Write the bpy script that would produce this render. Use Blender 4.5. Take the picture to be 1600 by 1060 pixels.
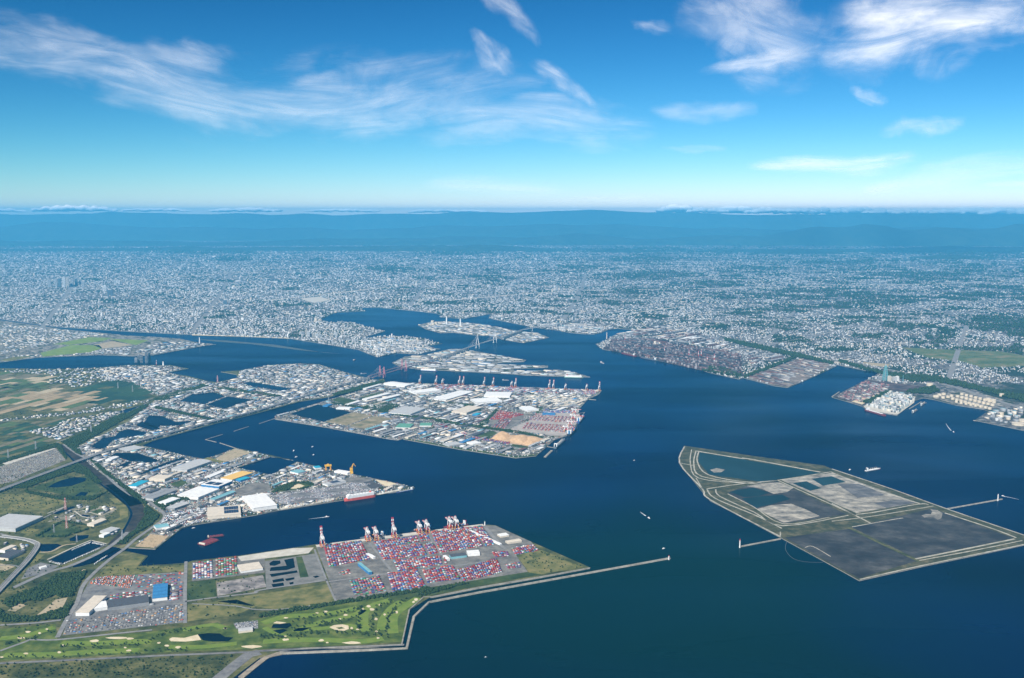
import bpy, bmesh, math, random
import numpy as np
from mathutils import Vector, Matrix, noise
from mathutils.geometry import tessellate_polygon
random.seed(7); rng = np.random.default_rng(7)
for o in list(bpy.data.objects): bpy.data.objects.remove(o)
S = bpy.context.scene
C = S.collection
R = math.radians
# ---------------------------------------------------------------- camera
CAMH, F, YH = 1800.0, 1556.0, 332.0
TH = math.atan((530 - YH) / F)
cd = bpy.data.cameras.new('camera'); cd.sensor_width = 36; cd.lens = 36 * F / 1600
cd.clip_start = 10; cd.clip_end = 900000
cam = bpy.data.objects.new('camera', cd); C.objects.link(cam)
cam.location = (0, 0, CAMH); cam.rotation_euler = (math.pi / 2 - TH, 0, 0)
S.camera = cam
# ---------------------------------------------------------------- sky, sun, exposure
SUN_EL, SUN_AZ = 43.0, 208.0            # azimuth clockwise from the view axis (+Y)
wd = bpy.data.worlds.new('World'); S.world = wd; wd.use_nodes = True
wn = wd.node_tree; bg = wn.nodes['Background']
sky = wn.nodes.new('ShaderNodeTexSky'); sky.sky_type = 'NISHITA'; sky.sun_disc = False
sky.sun_elevation = R(SUN_EL); sky.sun_rotation = R(SUN_AZ)
sky.altitude = 1800; sky.air_density = 1.0; sky.dust_density = 0.0; sky.ozone_density = 3.0
# the photograph's colour grade of the sky: one curve per channel, the same in every direction
sep = wn.nodes.new('ShaderNodeSeparateColor'); com = wn.nodes.new('ShaderNodeCombineColor'); wn.links.new(sky.outputs[0], sep.inputs[0])
for ch, (pw, gain) in enumerate(((2.65, 14.2), (1.76, 11.0), (1.74, 11.3))):
    m0 = wn.nodes.new('ShaderNodeMath'); m0.operation = 'MULTIPLY'; m0.inputs[1].default_value = 0.08; wn.links.new(sep.outputs[ch], m0.inputs[0])
    m1 = wn.nodes.new('ShaderNodeMath'); m1.operation = 'MINIMUM'; m1.inputs[1].default_value = 1.0; wn.links.new(m0.outputs[0], m1.inputs[0])
    m2 = wn.nodes.new('ShaderNodeMath'); m2.operation = 'POWER'; m2.inputs[1].default_value = pw; wn.links.new(m1.outputs[0], m2.inputs[0])
    m3 = wn.nodes.new('ShaderNodeMath'); m3.operation = 'MULTIPLY'; m3.inputs[1].default_value = gain; wn.links.new(m2.outputs[0], m3.inputs[0]); wn.links.new(m3.outputs[0], com.inputs[ch])
m4 = wn.nodes.new('ShaderNodeMath'); m4.operation = 'MULTIPLY_ADD'; m4.inputs[1].default_value = .24     # keeps the horizon white instead of yellow
rsrc = com.inputs[0].links[0].from_socket; bsrc = com.inputs[2].links[0].from_socket; wn.links.new(rsrc, m4.inputs[0]); wn.links.new(bsrc, m4.inputs[2]); wn.links.new(m4.outputs[0], com.inputs[2])
wn.links.new(com.outputs[0], bg.inputs[0]); bg.inputs[1].default_value = 0.1
sl = bpy.data.lights.new('sun', 'SUN'); sl.energy = 5.0; sl.angle = R(0.5); sl.color = (1.0, 0.95, 0.87)
so = bpy.data.objects.new('sun', sl); C.objects.link(so); so.location = (-3000, -3000, 6000)
sd = Vector((math.sin(R(SUN_AZ)) * math.cos(R(SUN_EL)), math.cos(R(SUN_AZ)) * math.cos(R(SUN_EL)), math.sin(R(SUN_EL))))
so.rotation_euler = sd.to_track_quat('Z', 'Y').to_euler()
vs = S.view_settings; vs.view_transform = 'Standard'; vs.look = 'None'; vs.exposure = 0.6; vs.gamma = 1; vs.use_curve_mapping = False
S.render.engine = 'CYCLES'
S.cycles.volume_bounces = 2; S.cycles.max_bounces = 6; S.cycles.transparent_max_bounces = 16
# ---------------------------------------------------------------- ground mapping
CT, ST = math.cos(TH), math.sin(TH)
def W(px, py, z=0.0):
    dx = (px - 800) / F; dy = -(py - 530) / F
    d = (dx, CT + dy * ST, -ST + dy * CT)
    t = (z - CAMH) / d[2]
    return Vector((d[0] * t, d[1] * t, z))
def PX(p):
    x, y, z = p[0], p[1], p[2] - CAMH
    zf = y * CT - z * ST; yu = y * ST + z * CT
    return (800 + F * x / zf, 530 - F * yu / zf)
VW = {'a': (0, 780, 3.785), 'b': (300, 780, 3.785), 'c': (600, 780, 3.785), 'd': (0, 560, 3.785), 'e': (300, 560, 3.785),
      'f': (600, 560, 3.785), 'g': (1040, 680, 5.047), 'h': (1300, 700, 5.047), 'i': (0, 380, 4), 'j': (300, 450, 5.333),
      'k': (560, 450, 5.333), 'l': (820, 450, 5.333), 'm': (1100, 480, 5.3), 'n': (1300, 500, 5.3), 'o': (0, 620, 6.233),
      'p': (140, 690, 5.889), 'q': (340, 690, 5), 'r': (420, 590, 5.714), 's': (680, 590, 5.926), 't': (480, 800, 5.333),
      'u': (0, 780, 7.57), 'v': (200, 560, 4), '': (0, 0, 1)}
def V(k, *c):
    x0, y0, s = VW[k]
    return [(x0 + c[i] / s, y0 + c[i + 1] / s) for i in range(0, len(c), 2)]
def G(pts, z=0.0): return [W(p[0], p[1], z) for p in pts]
# ---------------------------------------------------------------- materials
MATS = {}
def mat(name, cols, scale=60.0, rough=0.9, detail=4.0, spec=0.2, stops=None, bump=0.0, metal=0.0, stretch=None):
    """noise-driven mix of a few base colours; scale = feature size in metres"""
    if name in MATS: return MATS[name]
    m = bpy.data.materials.new(name); m.use_nodes = True; n = m.node_tree; b = n.nodes['Principled BSDF']
    b.inputs['Roughness'].default_value = rough; b.inputs['Specular IOR Level'].default_value = spec; b.inputs['Metallic'].default_value = metal
    if len(cols) == 1: b.inputs['Base Color'].default_value = (*cols[0], 1)
    else:
        g = n.nodes.new('ShaderNodeNewGeometry'); t = n.nodes.new('ShaderNodeTexNoise'); r = n.nodes.new('ShaderNodeValToRGB')
        t.inputs['Scale'].default_value = 1.0 / scale; t.inputs['Detail'].default_value = detail; t.inputs['Roughness'].default_value = 0.62 if detail < 9 else .72
        if stretch:
            mp = n.nodes.new('ShaderNodeMapping'); mp.inputs['Rotation'].default_value = (0, 0, stretch[0]); mp.inputs['Scale'].default_value = (1, stretch[1], 1)
            n.links.new(g.outputs['Position'], mp.inputs[0]); n.links.new(mp.outputs[0], t.inputs['Vector'])
        else: n.links.new(g.outputs['Position'], t.inputs['Vector'])
        el = r.color_ramp.elements
        st = stops or [0.34 + 0.32 * i / (len(cols) - 1) for i in range(len(cols))]
        while len(el) < len(cols): el.new(0.5)
        for i, c in enumerate(cols): el[i].position = st[i]; el[i].color = (*c, 1)
        n.links.new(t.outputs[0], r.inputs[0]); n.links.new(r.outputs[0], b.inputs['Base Color'])
        if bump:
            bp = n.nodes.new('ShaderNodeBump'); bp.inputs['Strength'].default_value = bump; bp.inputs['Distance'].default_value = scale * 0.15
            n.links.new(t.outputs[0], bp.inputs['Height']); n.links.new(bp.outputs[0], b.inputs['Normal'])
    MATS[name] = m; return m
def attr_mat(name, rough=0.8, spec=0.2):
    m = bpy.data.materials.new(name); m.use_nodes = True; n = m.node_tree; b = n.nodes['Principled BSDF']
    a = n.nodes.new('ShaderNodeAttribute'); a.attribute_name = 'col'
    n.links.new(a.outputs['Color'], b.inputs['Base Color']); b.inputs['Roughness'].default_value = rough; b.inputs['Specular IOR Level'].default_value = spec
    MATS[name] = m; return m
MASS = attr_mat('painted_mass')
def mosaic(name, cols, cell, green, gcol, gscale):
    """built-up ground: voronoi plots of roofs and yards with noise-shaped green between"""
    m = bpy.data.materials.new(name); m.use_nodes = True; n = m.node_tree; b = n.nodes['Principled BSDF']
    b.inputs['Roughness'].default_value = 0.9; b.inputs['Specular IOR Level'].default_value = 0.15
    g = n.nodes.new('ShaderNodeNewGeometry'); v = n.nodes.new('ShaderNodeTexVoronoi'); v.inputs['Scale'].default_value = 1.0 / cell
    n.links.new(g.outputs['Position'], v.inputs['Vector'])
    sp = n.nodes.new('ShaderNodeSeparateColor'); n.links.new(v.outputs['Color'], sp.inputs[0])
    r = n.nodes.new('ShaderNodeValToRGB'); r.color_ramp.interpolation = 'CONSTANT'; el = r.color_ramp.elements
    while len(el) < len(cols): el.new(0.5)
    for i, c in enumerate(cols): el[i].position = i / len(cols); el[i].color = (*c, 1)
    n.links.new(sp.outputs[0], r.inputs[0])
    t = n.nodes.new('ShaderNodeTexNoise'); t.inputs['Scale'].default_value = 1.0 / gscale; t.inputs['Detail'].default_value = 6
    n.links.new(g.outputs['Position'], t.inputs['Vector'])
    mr = n.nodes.new('ShaderNodeMapRange'); mr.inputs[1].default_value = green; mr.inputs[2].default_value = green + 0.06
    n.links.new(t.outputs[0], mr.inputs[0])
    mx = n.nodes.new('ShaderNodeMix'); mx.data_type = 'RGBA'
    n.links.new(mr.outputs[0], mx.inputs[0]); n.links.new(r.outputs[0], mx.inputs[6]); mx.inputs[7].default_value = (*gcol, 1)
    n.links.new(mx.outputs[2], b.inputs['Base Color']); MATS[name] = m; return m
GRASS = mat('grass', [(.022, .042, .010), (.045, .072, .018), (.085, .105, .030)], 120)
DARKGRASS = mat('dark_grass', [(.020, .032, .011), (.048, .060, .018), (.105, .108, .036), (.20, .175, .085)], 140, detail=9)
TURF = mat('golf_turf', [(.030, .055, .009), (.070, .105, .016), (.135, .160, .036)], 60, detail=8)
FAIRWAY = mat('fairway_turf', [(.105, .170, .020), (.165, .215, .036)], 40, detail=6)
DRY = mat('dry_grass', [(.06, .075, .022), (.14, .14, .045), (.21, .18, .07)], 70)
SAND = mat('sand', [(.52, .43, .28), (.66, .57, .40)], 25)
SOIL = mat('bare_soil', [(.28, .22, .14), (.40, .33, .22), (.22, .20, .12)], 45)
ASPH = mat('asphalt', [(.10, .10, .105), (.16, .16, .16), (.22, .215, .20)], 50)
YARD = mat('concrete_yard', [(.085, .084, .08), (.155, .15, .138), (.25, .235, .205)], 65, detail=10)
PALE = mat('pale_concrete', [(.42, .39, .33), (.55, .52, .45)], 40)
ROADM = mat('road_grey', [(.17, .17, .17), (.25, .245, .235)], 30)
DARKRIV = mat('tidal_flat', [(.014, .012, .010), (.030, .026, .021), (.052, .045, .034)], 60)
MUD = mat('grey_mud', [(.06, .062, .066), (.11, .11, .112), (.21, .205, .195)], 110, detail=11, stretch=(0.9, 1.6))
DMUD = mat('dark_mud', [(.016, .016, .016), (.030, .030, .030), (.055, .054, .051), (.12, .115, .105)], 240, detail=12, stretch=(0.9, 1.4), stops=[.34, .46, .56, .70])
PMUD = mat('pale_mud', [(.07, .069, .064), (.25, .232, .195), (.50, .455, .37)], 100, detail=12, stretch=(0.9, 1.6))
STEELG = mat('ore_ground', [(.04, .031, .033), (.075, .058, .057), (.13, .098, .09)], 90)
INDUS = mosaic('industrial_ground', [(.10, .10, .10), (.23, .215, .19), (.15, .147, .14), (.34, .315, .27), (.075, .08, .07), (.19, .18, .155)], 34, 0.56, (.034, .046, .018), 150)
CITY = mosaic('city_ground', [(.05, .055, .06), (.17, .165, .16), (.09, .095, .10), (.24, .235, .22), (.04, .05, .05), (.12, .115, .11)], 34, 0.50, (.022, .038, .022), 900)
RURAL = mosaic('suburb_ground', [(.08, .09, .09), (.20, .20, .19), (.12, .13, .125), (.28, .27, .25), (.05, .07, .05), (.10, .11, .09)], 40, 0.47, (.020, .036, .022), 1100)
HILL = mat('forested_hill', [(.012, .024, .014), (.022, .040, .020), (.035, .055, .028)], 500)
LEAF = mat('foliage', [(.012, .026, .008), (.026, .048, .014), (.045, .075, .022)], 9, spec=.1)
def water(name, base, rough, spec=0.5, plume=False):
    m = bpy.data.materials.new(name); m.use_nodes = True; n = m.node_tree; b = n.nodes['Principled BSDF']
    b.inputs['Roughness'].default_value = rough; b.inputs['IOR'].default_value = 1.33; b.inputs['Specular IOR Level'].default_value = spec
    g = n.nodes.new('ShaderNodeNewGeometry')
    t = n.nodes.new('ShaderNodeTexNoise'); t.inputs['Scale'].default_value = 1 / 14.0; t.inputs['Detail'].default_value = 3
    n.links.new(g.outputs['Position'], t.inputs['Vector'])
    bp = n.nodes.new('ShaderNodeBump'); bp.inputs['Strength'].default_value = 0.35; bp.inputs['Distance'].default_value = 1.2
    n.links.new(t.outputs[0], bp.inputs['Height']); n.links.new(bp.outputs[0], b.inputs['Normal'])
    r = n.nodes.new('ShaderNodeValToRGB'); t2 = n.nodes.new('ShaderNodeTexNoise'); t2.inputs['Scale'].default_value = 1 / 1300.0; t2.inputs['Detail'].default_value = 6; t2.inputs['Distortion'].default_value = .8
    n.links.new(g.outputs['Position'], t2.inputs['Vector']); n.links.new(t2.outputs[0], r.inputs[0])
    e = r.color_ramp.elements; e[0].position = .3; e[1].position = .7
    e[0].color = (*[c * .45 for c in base], 1); e[1].color = (*[c * 1.6 for c in base], 1)
    last = r.outputs[0]
    if plume:   # silty shallow water south of the breakwater
        mp = n.nodes.new('ShaderNodeVectorMath'); mp.operation = 'DISTANCE'; c = W(1000, 930); mp.inputs[1].default_value = c
        n.links.new(g.outputs['Position'], mp.inputs[0])
        ad = n.nodes.new('ShaderNodeMath'); ad.operation = 'MULTIPLY_ADD'; ad.inputs[1].default_value = 900; n.links.new(t2.outputs[0], ad.inputs[0]); n.links.new(mp.outputs['Value'], ad.inputs[2])
        mr = n.nodes.new('ShaderNodeMapRange'); mr.interpolation_type = 'SMOOTHSTEP'; mr.inputs[1].default_value = 900; mr.inputs[2].default_value = 2500; mr.inputs[3].default_value = 1; mr.inputs[4].default_value = 0
        n.links.new(ad.outputs[0], mr.inputs[0])
        mx = n.nodes.new('ShaderNodeMix'); mx.data_type = 'RGBA'; n.links.new(mr.outputs[0], mx.inputs[0]); n.links.new(last, mx.inputs[6]); mx.inputs[7].default_value = (.0001, .0125, .0100, 1); last = mx.outputs[2]
    n.links.new(last, b.inputs['Base Color']); b.inputs['Specular IOR Level'].default_value = 0
    gl = n.nodes.new('ShaderNodeBsdfGlossy'); gl.inputs['Roughness'].default_value = rough; gl.inputs['Color'].default_value = (.55, .86, 1, 1); n.links.new(bp.outputs[0], gl.inputs['Normal'])
    fr = n.nodes.new('ShaderNodeFresnel'); fr.inputs[0].default_value = 1.33; fm = n.nodes.new('ShaderNodeMath'); fm.operation = 'MULTIPLY'; n.links.new(fr.outputs[0], fm.inputs[0])
    wm = n.nodes.new('ShaderNodeMapping'); wm.inputs['Rotation'].default_value = (0, 0, .5); wm.inputs['Scale'].default_value = (1 / 2600, 1 / 650, 1); n.links.new(g.outputs['Position'], wm.inputs[0])   # wind lanes: ruffled and slick water
    wt = n.nodes.new('ShaderNodeTexNoise'); wt.inputs['Scale'].default_value = 1; wt.inputs['Detail'].default_value = 7; wt.inputs['Distortion'].default_value = .6; n.links.new(wm.outputs[0], wt.inputs['Vector'])
    wr = n.nodes.new('ShaderNodeMapRange'); wr.inputs[1].default_value = .32; wr.inputs[2].default_value = .68; wr.inputs[3].default_value = spec * .35; wr.inputs[4].default_value = spec * 1.75; n.links.new(wt.outputs[0], wr.inputs[0]); n.links.new(wr.outputs[0], fm.inputs[1])
    ms = n.nodes.new('ShaderNodeMixShader'); n.links.new(fm.outputs[0], ms.inputs[0]); n.links.new(b.outputs[0], ms.inputs[1]); n.links.new(gl.outputs[0], ms.inputs[2])
    n.links.new(ms.outputs[0], [q for q in n.nodes if q.type == 'OUTPUT_MATERIAL'][0].inputs[0]); MATS[name] = m; return m
SEA = water('sea_water', (.0000, .0042, .0250), 0.20, .30, True)
POND = water('basin_water', (.0003, .004, .013), 0.2, .35)
TEALP = water('settling_pond_water', (.014, .036, .040), 0.3, .2)
BLACKP = water('dark_pond_water', (.002, .005, .007), 0.2, .3)
def plain(name, c, rough=.6, spec=.3, c2=None, metal=0):
    if c2 is None: c2 = tuple(x * .82 for x in c)
    return mat(name, [c2, c], 18, rough, 5, spec, metal=metal)
P = dict(white=plain('white_paint', (.80, .79, .76)), cream=plain('cream_paint', (.66, .58, .47)), lgrey=plain('light_grey_sheet', (.48, .48, .47)),
         grey=plain('grey_sheet', (.28, .285, .29)), dgrey=plain('dark_grey_sheet', (.085, .09, .10)), blue=plain('blue_sheet', (.045, .20, .42)),
         teal=plain('teal_sheet', (.20, .42, .46)), cyan=plain('cyan_sheet', (.03, .36, .50)), yellow=plain('yellow_sheet', (.78, .50, .14)), brown=plain('rust_brown_sheet', (.15, .085, .075)),
         green=plain('green_sheet', (.13, .33, .23)), navy=plain('solar_navy', (.020, .028, .060), .35, .5), red=plain('red_paint', (.50, .045, .035)), coral=plain('coral_red_paint', (.72, .13, .09)),
         pink=plain('pale_red_paint', (.62, .22, .26)), orange=plain('orange_paint', (.72, .33, .05)), black=plain('black_paint', (.02, .02, .024)), turq=plain('turquoise_paint', (.15, .38, .40)),
         hullgrey=plain('hull_grey_paint', (.13, .16, .19)), hullblue=plain('hull_blue_paint', (.03, .09, .25)), maroon=plain('maroon_paint', (.20, .035, .04)), beige=plain('beige_tank_paint', (.66, .56, .42)),
         glass=plain('blue_glass', (.05, .10, .15), .25, .5), foam=plain('foam_white', (.62, .66, .68)), steel=plain('galvanised_steel', (.34, .35, .36)))
# ---------------------------------------------------------------- mesh helpers
def link(o, parent=None):
    C.objects.link(o)
    if parent: o.parent = parent
    return o
def tag(o, label=None, cat=None, group=None, kind=None):
    if label: o['label'] = label
    if cat: o['category'] = cat
    if group: o['group'] = group
    if kind: o['kind'] = kind
    return o
class MB:
    def __init__(s): s.v = []; s.f = []; s.mi = []
    def add(s, vs, fs, mi=0):
        b = len(s.v); s.v += [tuple(x) for x in vs]; s.f += [tuple(i + b for i in q) for q in fs]; s.mi += [mi] * len(fs)
    def box(s, c, d, rot=0.0, mi=0, taper=1.0):
        cx, cy, cz = c; co, si = math.cos(rot), math.sin(rot); vs = []
        for k, z in ((1, -.5), (taper, .5)):
            for x, y in ((-.5, -.5), (.5, -.5), (.5, .5), (-.5, .5)):
                X, Y = x * d[0] * k, y * d[1] * k
                vs.append((cx + X * co - Y * si, cy + X * si + Y * co, cz + z * d[2]))
        s.add(vs, [(3, 2, 1, 0), (4, 5, 6, 7), (0, 1, 5, 4), (1, 2, 6, 5), (2, 3, 7, 6), (3, 0, 4, 7)], mi)
    def bar(s, p, q, w, h=None, mi=0):
        p, q = Vector(p), Vector(q); d = (q - p)
        if d.length < 1e-6: return
        d.normalize(); up = Vector((0, 0, 1)) if abs(d.z) < .95 else Vector((1, 0, 0))
        sx = d.cross(up).normalized() * (w / 2); sy = sx.cross(d).normalized() * ((h or w) / 2)
        vs = [p - sx - sy, p + sx - sy, p + sx + sy, p - sx + sy, q - sx - sy, q + sx - sy, q + sx + sy, q - sx + sy]
        s.add(vs, [(3, 2, 1, 0), (4, 5, 6, 7), (0, 1, 5, 4), (1, 2, 6, 5), (2, 3, 7, 6), (3, 0, 4, 7)], mi)
    def cyl(s, p, r0, r1, h, n=12, mi=0, dome=0.0):
        p = Vector(p); vs = []
        for z, r in ((0, r0), (h, r1)):
            vs += [p + Vector((r * math.cos(2 * math.pi * i / n), r * math.sin(2 * math.pi * i / n), z)) for i in range(n)]
        fs = [(i, (i + 1) % n, n + (i + 1) % n, n + i) for i in range(n)]
        vs.append(p + Vector((0, 0, h + dome))); fs += [(n + i, n + (i + 1) % n, 2 * n) for i in range(n)]
        s.add(vs, fs, mi)
    def prism(s, pts, z0, z1, mi=0, mis=None, top=True):
        pts = [Vector((p[0], p[1], 0)) for p in pts]; n = len(pts)
        area = sum(pts[i].x * pts[(i + 1) % n].y - pts[(i + 1) % n].x * pts[i].y for i in range(n))
        if area < 0: pts.reverse()
        b = len(s.v)
        s.v += [(p.x, p.y, z1) for p in pts] + [(p.x, p.y, z0) for p in pts]
        if top:
            for t in tessellate_polygon([pts]):
                a, c, d = t; cr = (pts[c] - pts[a]).cross(pts[d] - pts[a]).z
                s.f.append((b + a, b + c, b + d) if cr > 0 else (b + a, b + d, b + c)); s.mi.append(mi)
        for i in range(n):
            j = (i + 1) % n; s.f.append((b + n + i, b + n + j, b + j, b + i)); s.mi.append(mi if mis is None else mis)
    def mesh(s, name, mats):
        me = bpy.data.meshes.new(name); me.from_pydata(s.v, [], s.f)
        for m in (mats if isinstance(mats, (list, tuple)) else [mats]): me.materials.append(m)
        if any(s.mi): me.polygons.foreach_set('material_index', s.mi)
        me.update(); return me
    def build(s, name, mats, parent=None, loc=None, rot=0.0, smooth=False):
        me = s.mesh(name, mats); o = bpy.data.objects.new(name, me)
        if smooth: me.polygons.foreach_set('use_smooth', [True] * len(me.polygons))
        if loc is not None: o.location = loc; o.rotation_euler = (0, 0, rot)
        return link(o, parent)
def empty(name, loc, rot=0.0):
    o = bpy.data.objects.new(name, None); o.location = loc; o.rotation_euler = (0, 0, rot); o.empty_display_size = 10; return link(o)
def copy_tree(o, parent=None):
    c = o.copy(); C.objects.link(c); c.parent = parent
    for ch in o.children: copy_tree(ch, c)
    return c
EXC = []      # ground polygons where no infill may stand
def exclude(pts):
    a = np.array([(p[0], p[1]) for p in pts]); EXC.append((a.min(0), a.max(0), a))
def inside(poly, x, y):
    x = np.asarray(x, float); y = np.asarray(y, float); r = np.zeros(x.shape, bool); n = len(poly); j = n - 1
    for i in range(n):
        xi, yi = poly[i][0], poly[i][1]; xj, yj = poly[j][0], poly[j][1]
        if yi != yj: r ^= ((yi > y) != (yj > y)) & (x < (xj - xi) * (y - yi) / (yj - yi) + xi)
        j = i
    return r
def free(x, y):
    x = np.asarray(x, float); y = np.asarray(y, float); ok = np.ones(x.shape, bool)
    for lo, hi, a in EXC:
        c = ok & (x > lo[0]) & (x < hi[0]) & (y > lo[1]) & (y < hi[1])
        if c.any():
            idx = np.nonzero(c)[0]; ok[idx[inside(a, x[idx], y[idx])]] = False
    return ok
def sheet(name, pts, z, m, base=None, side=None, exc=False, kind='structure', ground=False, parent=None):
    g = pts if ground else G(pts); b = MB()
    b.prism(g, z - .3 if base is None else base, z, 0, 1 if side else None)
    o = b.build(name, [m, side] if side else m, parent)
    if kind and not parent: tag(o, kind=kind)
    if exc: exclude(g)
    return o
def ribbon_pts(g, w):
    L, Rr = [], []
    for i, p in enumerate(g):
        a = g[max(i - 1, 0)]; c = g[min(i + 1, len(g) - 1)]; d = (Vector(c) - Vector(a)); d.z = 0; d.normalize(); nrm = Vector((-d.y, d.x, 0)) * (w / 2)
        L.append(Vector(p) + nrm); Rr.append(Vector(p) - nrm)
    return L, Rr
def smooth_line(g, n=4):
    if len(g) < 3: return g
    out = []
    for i in range(len(g) - 1):
        p0, p1, p2, p3 = g[max(i - 1, 0)], g[i], g[i + 1], g[min(i + 2, len(g) - 1)]
        for k in range(n):
            t = k / n
            out.append(.5 * ((2 * p1) + (p2 - p0) * t + (2 * p0 - 5 * p1 + 4 * p2 - p3) * t * t + (3 * p1 - p0 - 3 * p2 + p3) * t ** 3))
    out.append(g[-1]); return out
def strip(name, pts, w, z, m, thick=.3, exc=True, smooth=True, kind='structure', parent=None, ground=False):
    g = pts if ground else G(pts)
    if smooth: g = smooth_line(g)
    L, Rr = ribbon_pts(g, w); b = MB()
    for i in range(len(g) - 1):
        q = [Rr[i], Rr[i + 1], L[i + 1], L[i]]
        vs = [(p.x, p.y, z) for p in q] + [(p.x, p.y, z - thick) for p in q]
        b.add(vs, [(0, 1, 2, 3), (1, 0, 4, 5), (3, 2, 6, 7), (0, 3, 7, 4), (2, 1, 5, 6)])
        if exc: exclude(q)
    o = b.build(name, m, parent)
    if kind and not parent: tag(o, kind=kind)
    return o
def mass_boxes(name, A, parent=None, label=None, cat=None):
    """A rows: x y z0 sx sy h rot r g b (roof) wr wg wb (wall) -> one mesh, five faces each"""
    A = np.asarray(A, float); n = len(A)
    co, si = np.cos(A[:, 6]), np.sin(A[:, 6]); V8 = np.zeros((n, 8, 3))
    for k, (x, y, z) in enumerate(((-.5, -.5, 0), (.5, -.5, 0), (.5, .5, 0), (-.5, .5, 0), (-.5, -.5, 1), (.5, -.5, 1), (.5, .5, 1), (-.5, .5, 1))):
        X = x * A[:, 3]; Y = y * A[:, 4]
        V8[:, k, 0] = A[:, 0] + X * co - Y * si; V8[:, k, 1] = A[:, 1] + X * si + Y * co; V8[:, k, 2] = A[:, 2] + z * A[:, 5]
    Q = np.array([(4, 5, 6, 7), (0, 1, 5, 4), (1, 2, 6, 5), (2, 3, 7, 6), (3, 0, 4, 7)])
    L = (np.arange(n)[:, None, None] * 8 + Q[None]).reshape(-1)
    me = bpy.data.meshes.new(name); me.vertices.add(n * 8); me.vertices.foreach_set('co', V8.reshape(-1).astype(np.float32))
    me.loops.add(n * 20); me.loops.foreach_set('vertex_index', L.astype(np.int32))
    me.polygons.add(n * 5); me.polygons.foreach_set('loop_start', (np.arange(n * 5) * 4).astype(np.int32))
    me.update(calc_edges=True)
    col = np.ones((n, 5, 4), np.float32); col[:, 0, :3] = A[:, 7:10]; col[:, 1:, :3] = A[:, None, 10:13]
    at = me.attributes.new('col', 'FLOAT_COLOR', 'FACE'); at.data.foreach_set('color', col.reshape(-1))
    me.materials.append(MASS); o = bpy.data.objects.new(name, me); link(o, parent)
    tag(o, label, cat, kind='stuff'); return o
# ================================================================ SETTING
sea = MB(); sea.add([(-60000, -6000, 0), (60000, -6000, 0), (60000, 40000, 0), (-60000, 40000, 0)], [(0, 1, 2, 3)])
tag(sea.build('sea', SEA), kind='structure')
LZ = 4.0
# mainland behind the harbour: one sheet that runs on to the horizon
coast = ([(0, 499), (85, 511), (175, 517), (245, 521), (300, 523.5), (400, 527.5), (454, 529.7), (512, 539), (560, 547)]
         + V('k', 30, 530, 160, 580, 320, 545, 500, 555, 690, 512, 540, 492, 700, 467, 620, 450, 540, 420, 290, 400, 150, 410, 0, 430)
         + [(602, 518), (585, 514), (549, 504), (515, 504), (500, 500), (525, 489), (572, 486.5), (560, 481)]
         + V('k', 160, 165, 430, 190, 650, 215, 690, 232, 680, 245, 880, 260, 1020, 235, 1095, 222, 1085, 255, 1430, 325, 1560, 345)
         + V('l', 240, 350, 370, 375, 480, 386, 580, 388, 640, 374, 700, 350, 760, 340, 890, 350, 890, 362, 740, 398, 690, 430, 590, 470, 650, 515, 800, 540, 920, 565, 1130, 605, 1400, 668)
         + V('m', 60, 550, 290, 600, 330, 590, 580, 655, 700, 670, 930, 570, 1100, 490, 1070, 475, 1200, 500, 1330, 528, 1460, 540, 1400, 578, 1060, 750, 1200, 790, 1300, 822)
         + V('n', 240, 715, 300, 755, 540, 795, 690, 670, 760, 650, 850, 665, 1030, 710, 1260, 745, 1290, 760, 1180, 835, 1350, 870, 1590, 920))
MAIN = [Vector((-75000, W(0, 497).y, 0)), W(-600, 488)] + G(coast) + [W(1800, 715), W(2200, 800), Vector((75000, W(0, 800).y, 0)), Vector((75000, 84000, 0)), Vector((-75000, 84000, 0))]
WALL = mat('quay_wall', [(.20, .19, .17), (.34, .32, .28)], 12)
sheet('ground', MAIN, LZ, CITY, -3, WALL, ground=True)
# spit between the two rivers on the left
SPIT = [W(-400, 560), W(-400, 490)] + G([(0, 501)] + V('i', 400, 540, 800, 580, 1000, 590, 1130, 600, 1230, 622, 1350, 635, 1300, 640, 960, 702, 830, 708, 620, 700, 250, 716, 0, 748))
sheet('river_spit', SPIT, LZ, INDUS, -3, WALL, ground=True)
# foreground landmass (left bank, timber basins, triangular pier, container terminal, golf course)
LEFT = ([W(-500, 578)] + G(V('i', 0, 785, 400, 790, 620, 780, 800, 765, 1060, 765, 1180, 787, 1050, 812, 1180, 835, 1280, 860)
        + V('j', 200, 790, 300, 770, 380, 752, 370, 725, 240, 702, 400, 690, 640, 645, 900, 632, 1060, 640, 1220, 690, 1430, 745, 1480, 770, 1600, 760, 1610, 790, 1400, 855, 1160, 910)
        + [(469, 628), (400, 647), (343, 661), (238, 690), (222, 697), (291, 713), (321, 718.5), (369, 701), (416, 710.6), (458, 720), (451, 718), (424, 714.5)]
        + [(371, 732), (424, 743), (464, 722.5), (551, 742), (612, 754), (648, 763), (625, 769), (588, 774), (522, 784.6), (432, 799), (400, 806), (300, 821.5), (285, 826), (243, 859), (201, 857)]
        + V('a', 745, 292, 700, 298, 690, 285, 640, 300, 550, 350, 470, 388, 520, 392, 600, 372, 690, 335, 740, 310, 875, 340, 820, 400, 880, 397, 1100, 382)
        + V('b', 0, 370, 330, 332, 600, 292, 730, 272, 780, 281) + V('c', 0, 235, 360, 181, 590, 154, 660, 160, 870, 256, 1220, 409, 930, 460, 550, 525, 280, 580, 150, 660, 100, 860)
        + V('b', 1240, 862, 700, 885, 520, 905, 400, 945, 250, 1058)) + [W(335, 1085), W(150, 1180), W(-400, 1180), W(-1500, 900)])
sheet('left_bank_land', LEFT, LZ, DARKGRASS, -3, WALL, ground=True)
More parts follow.
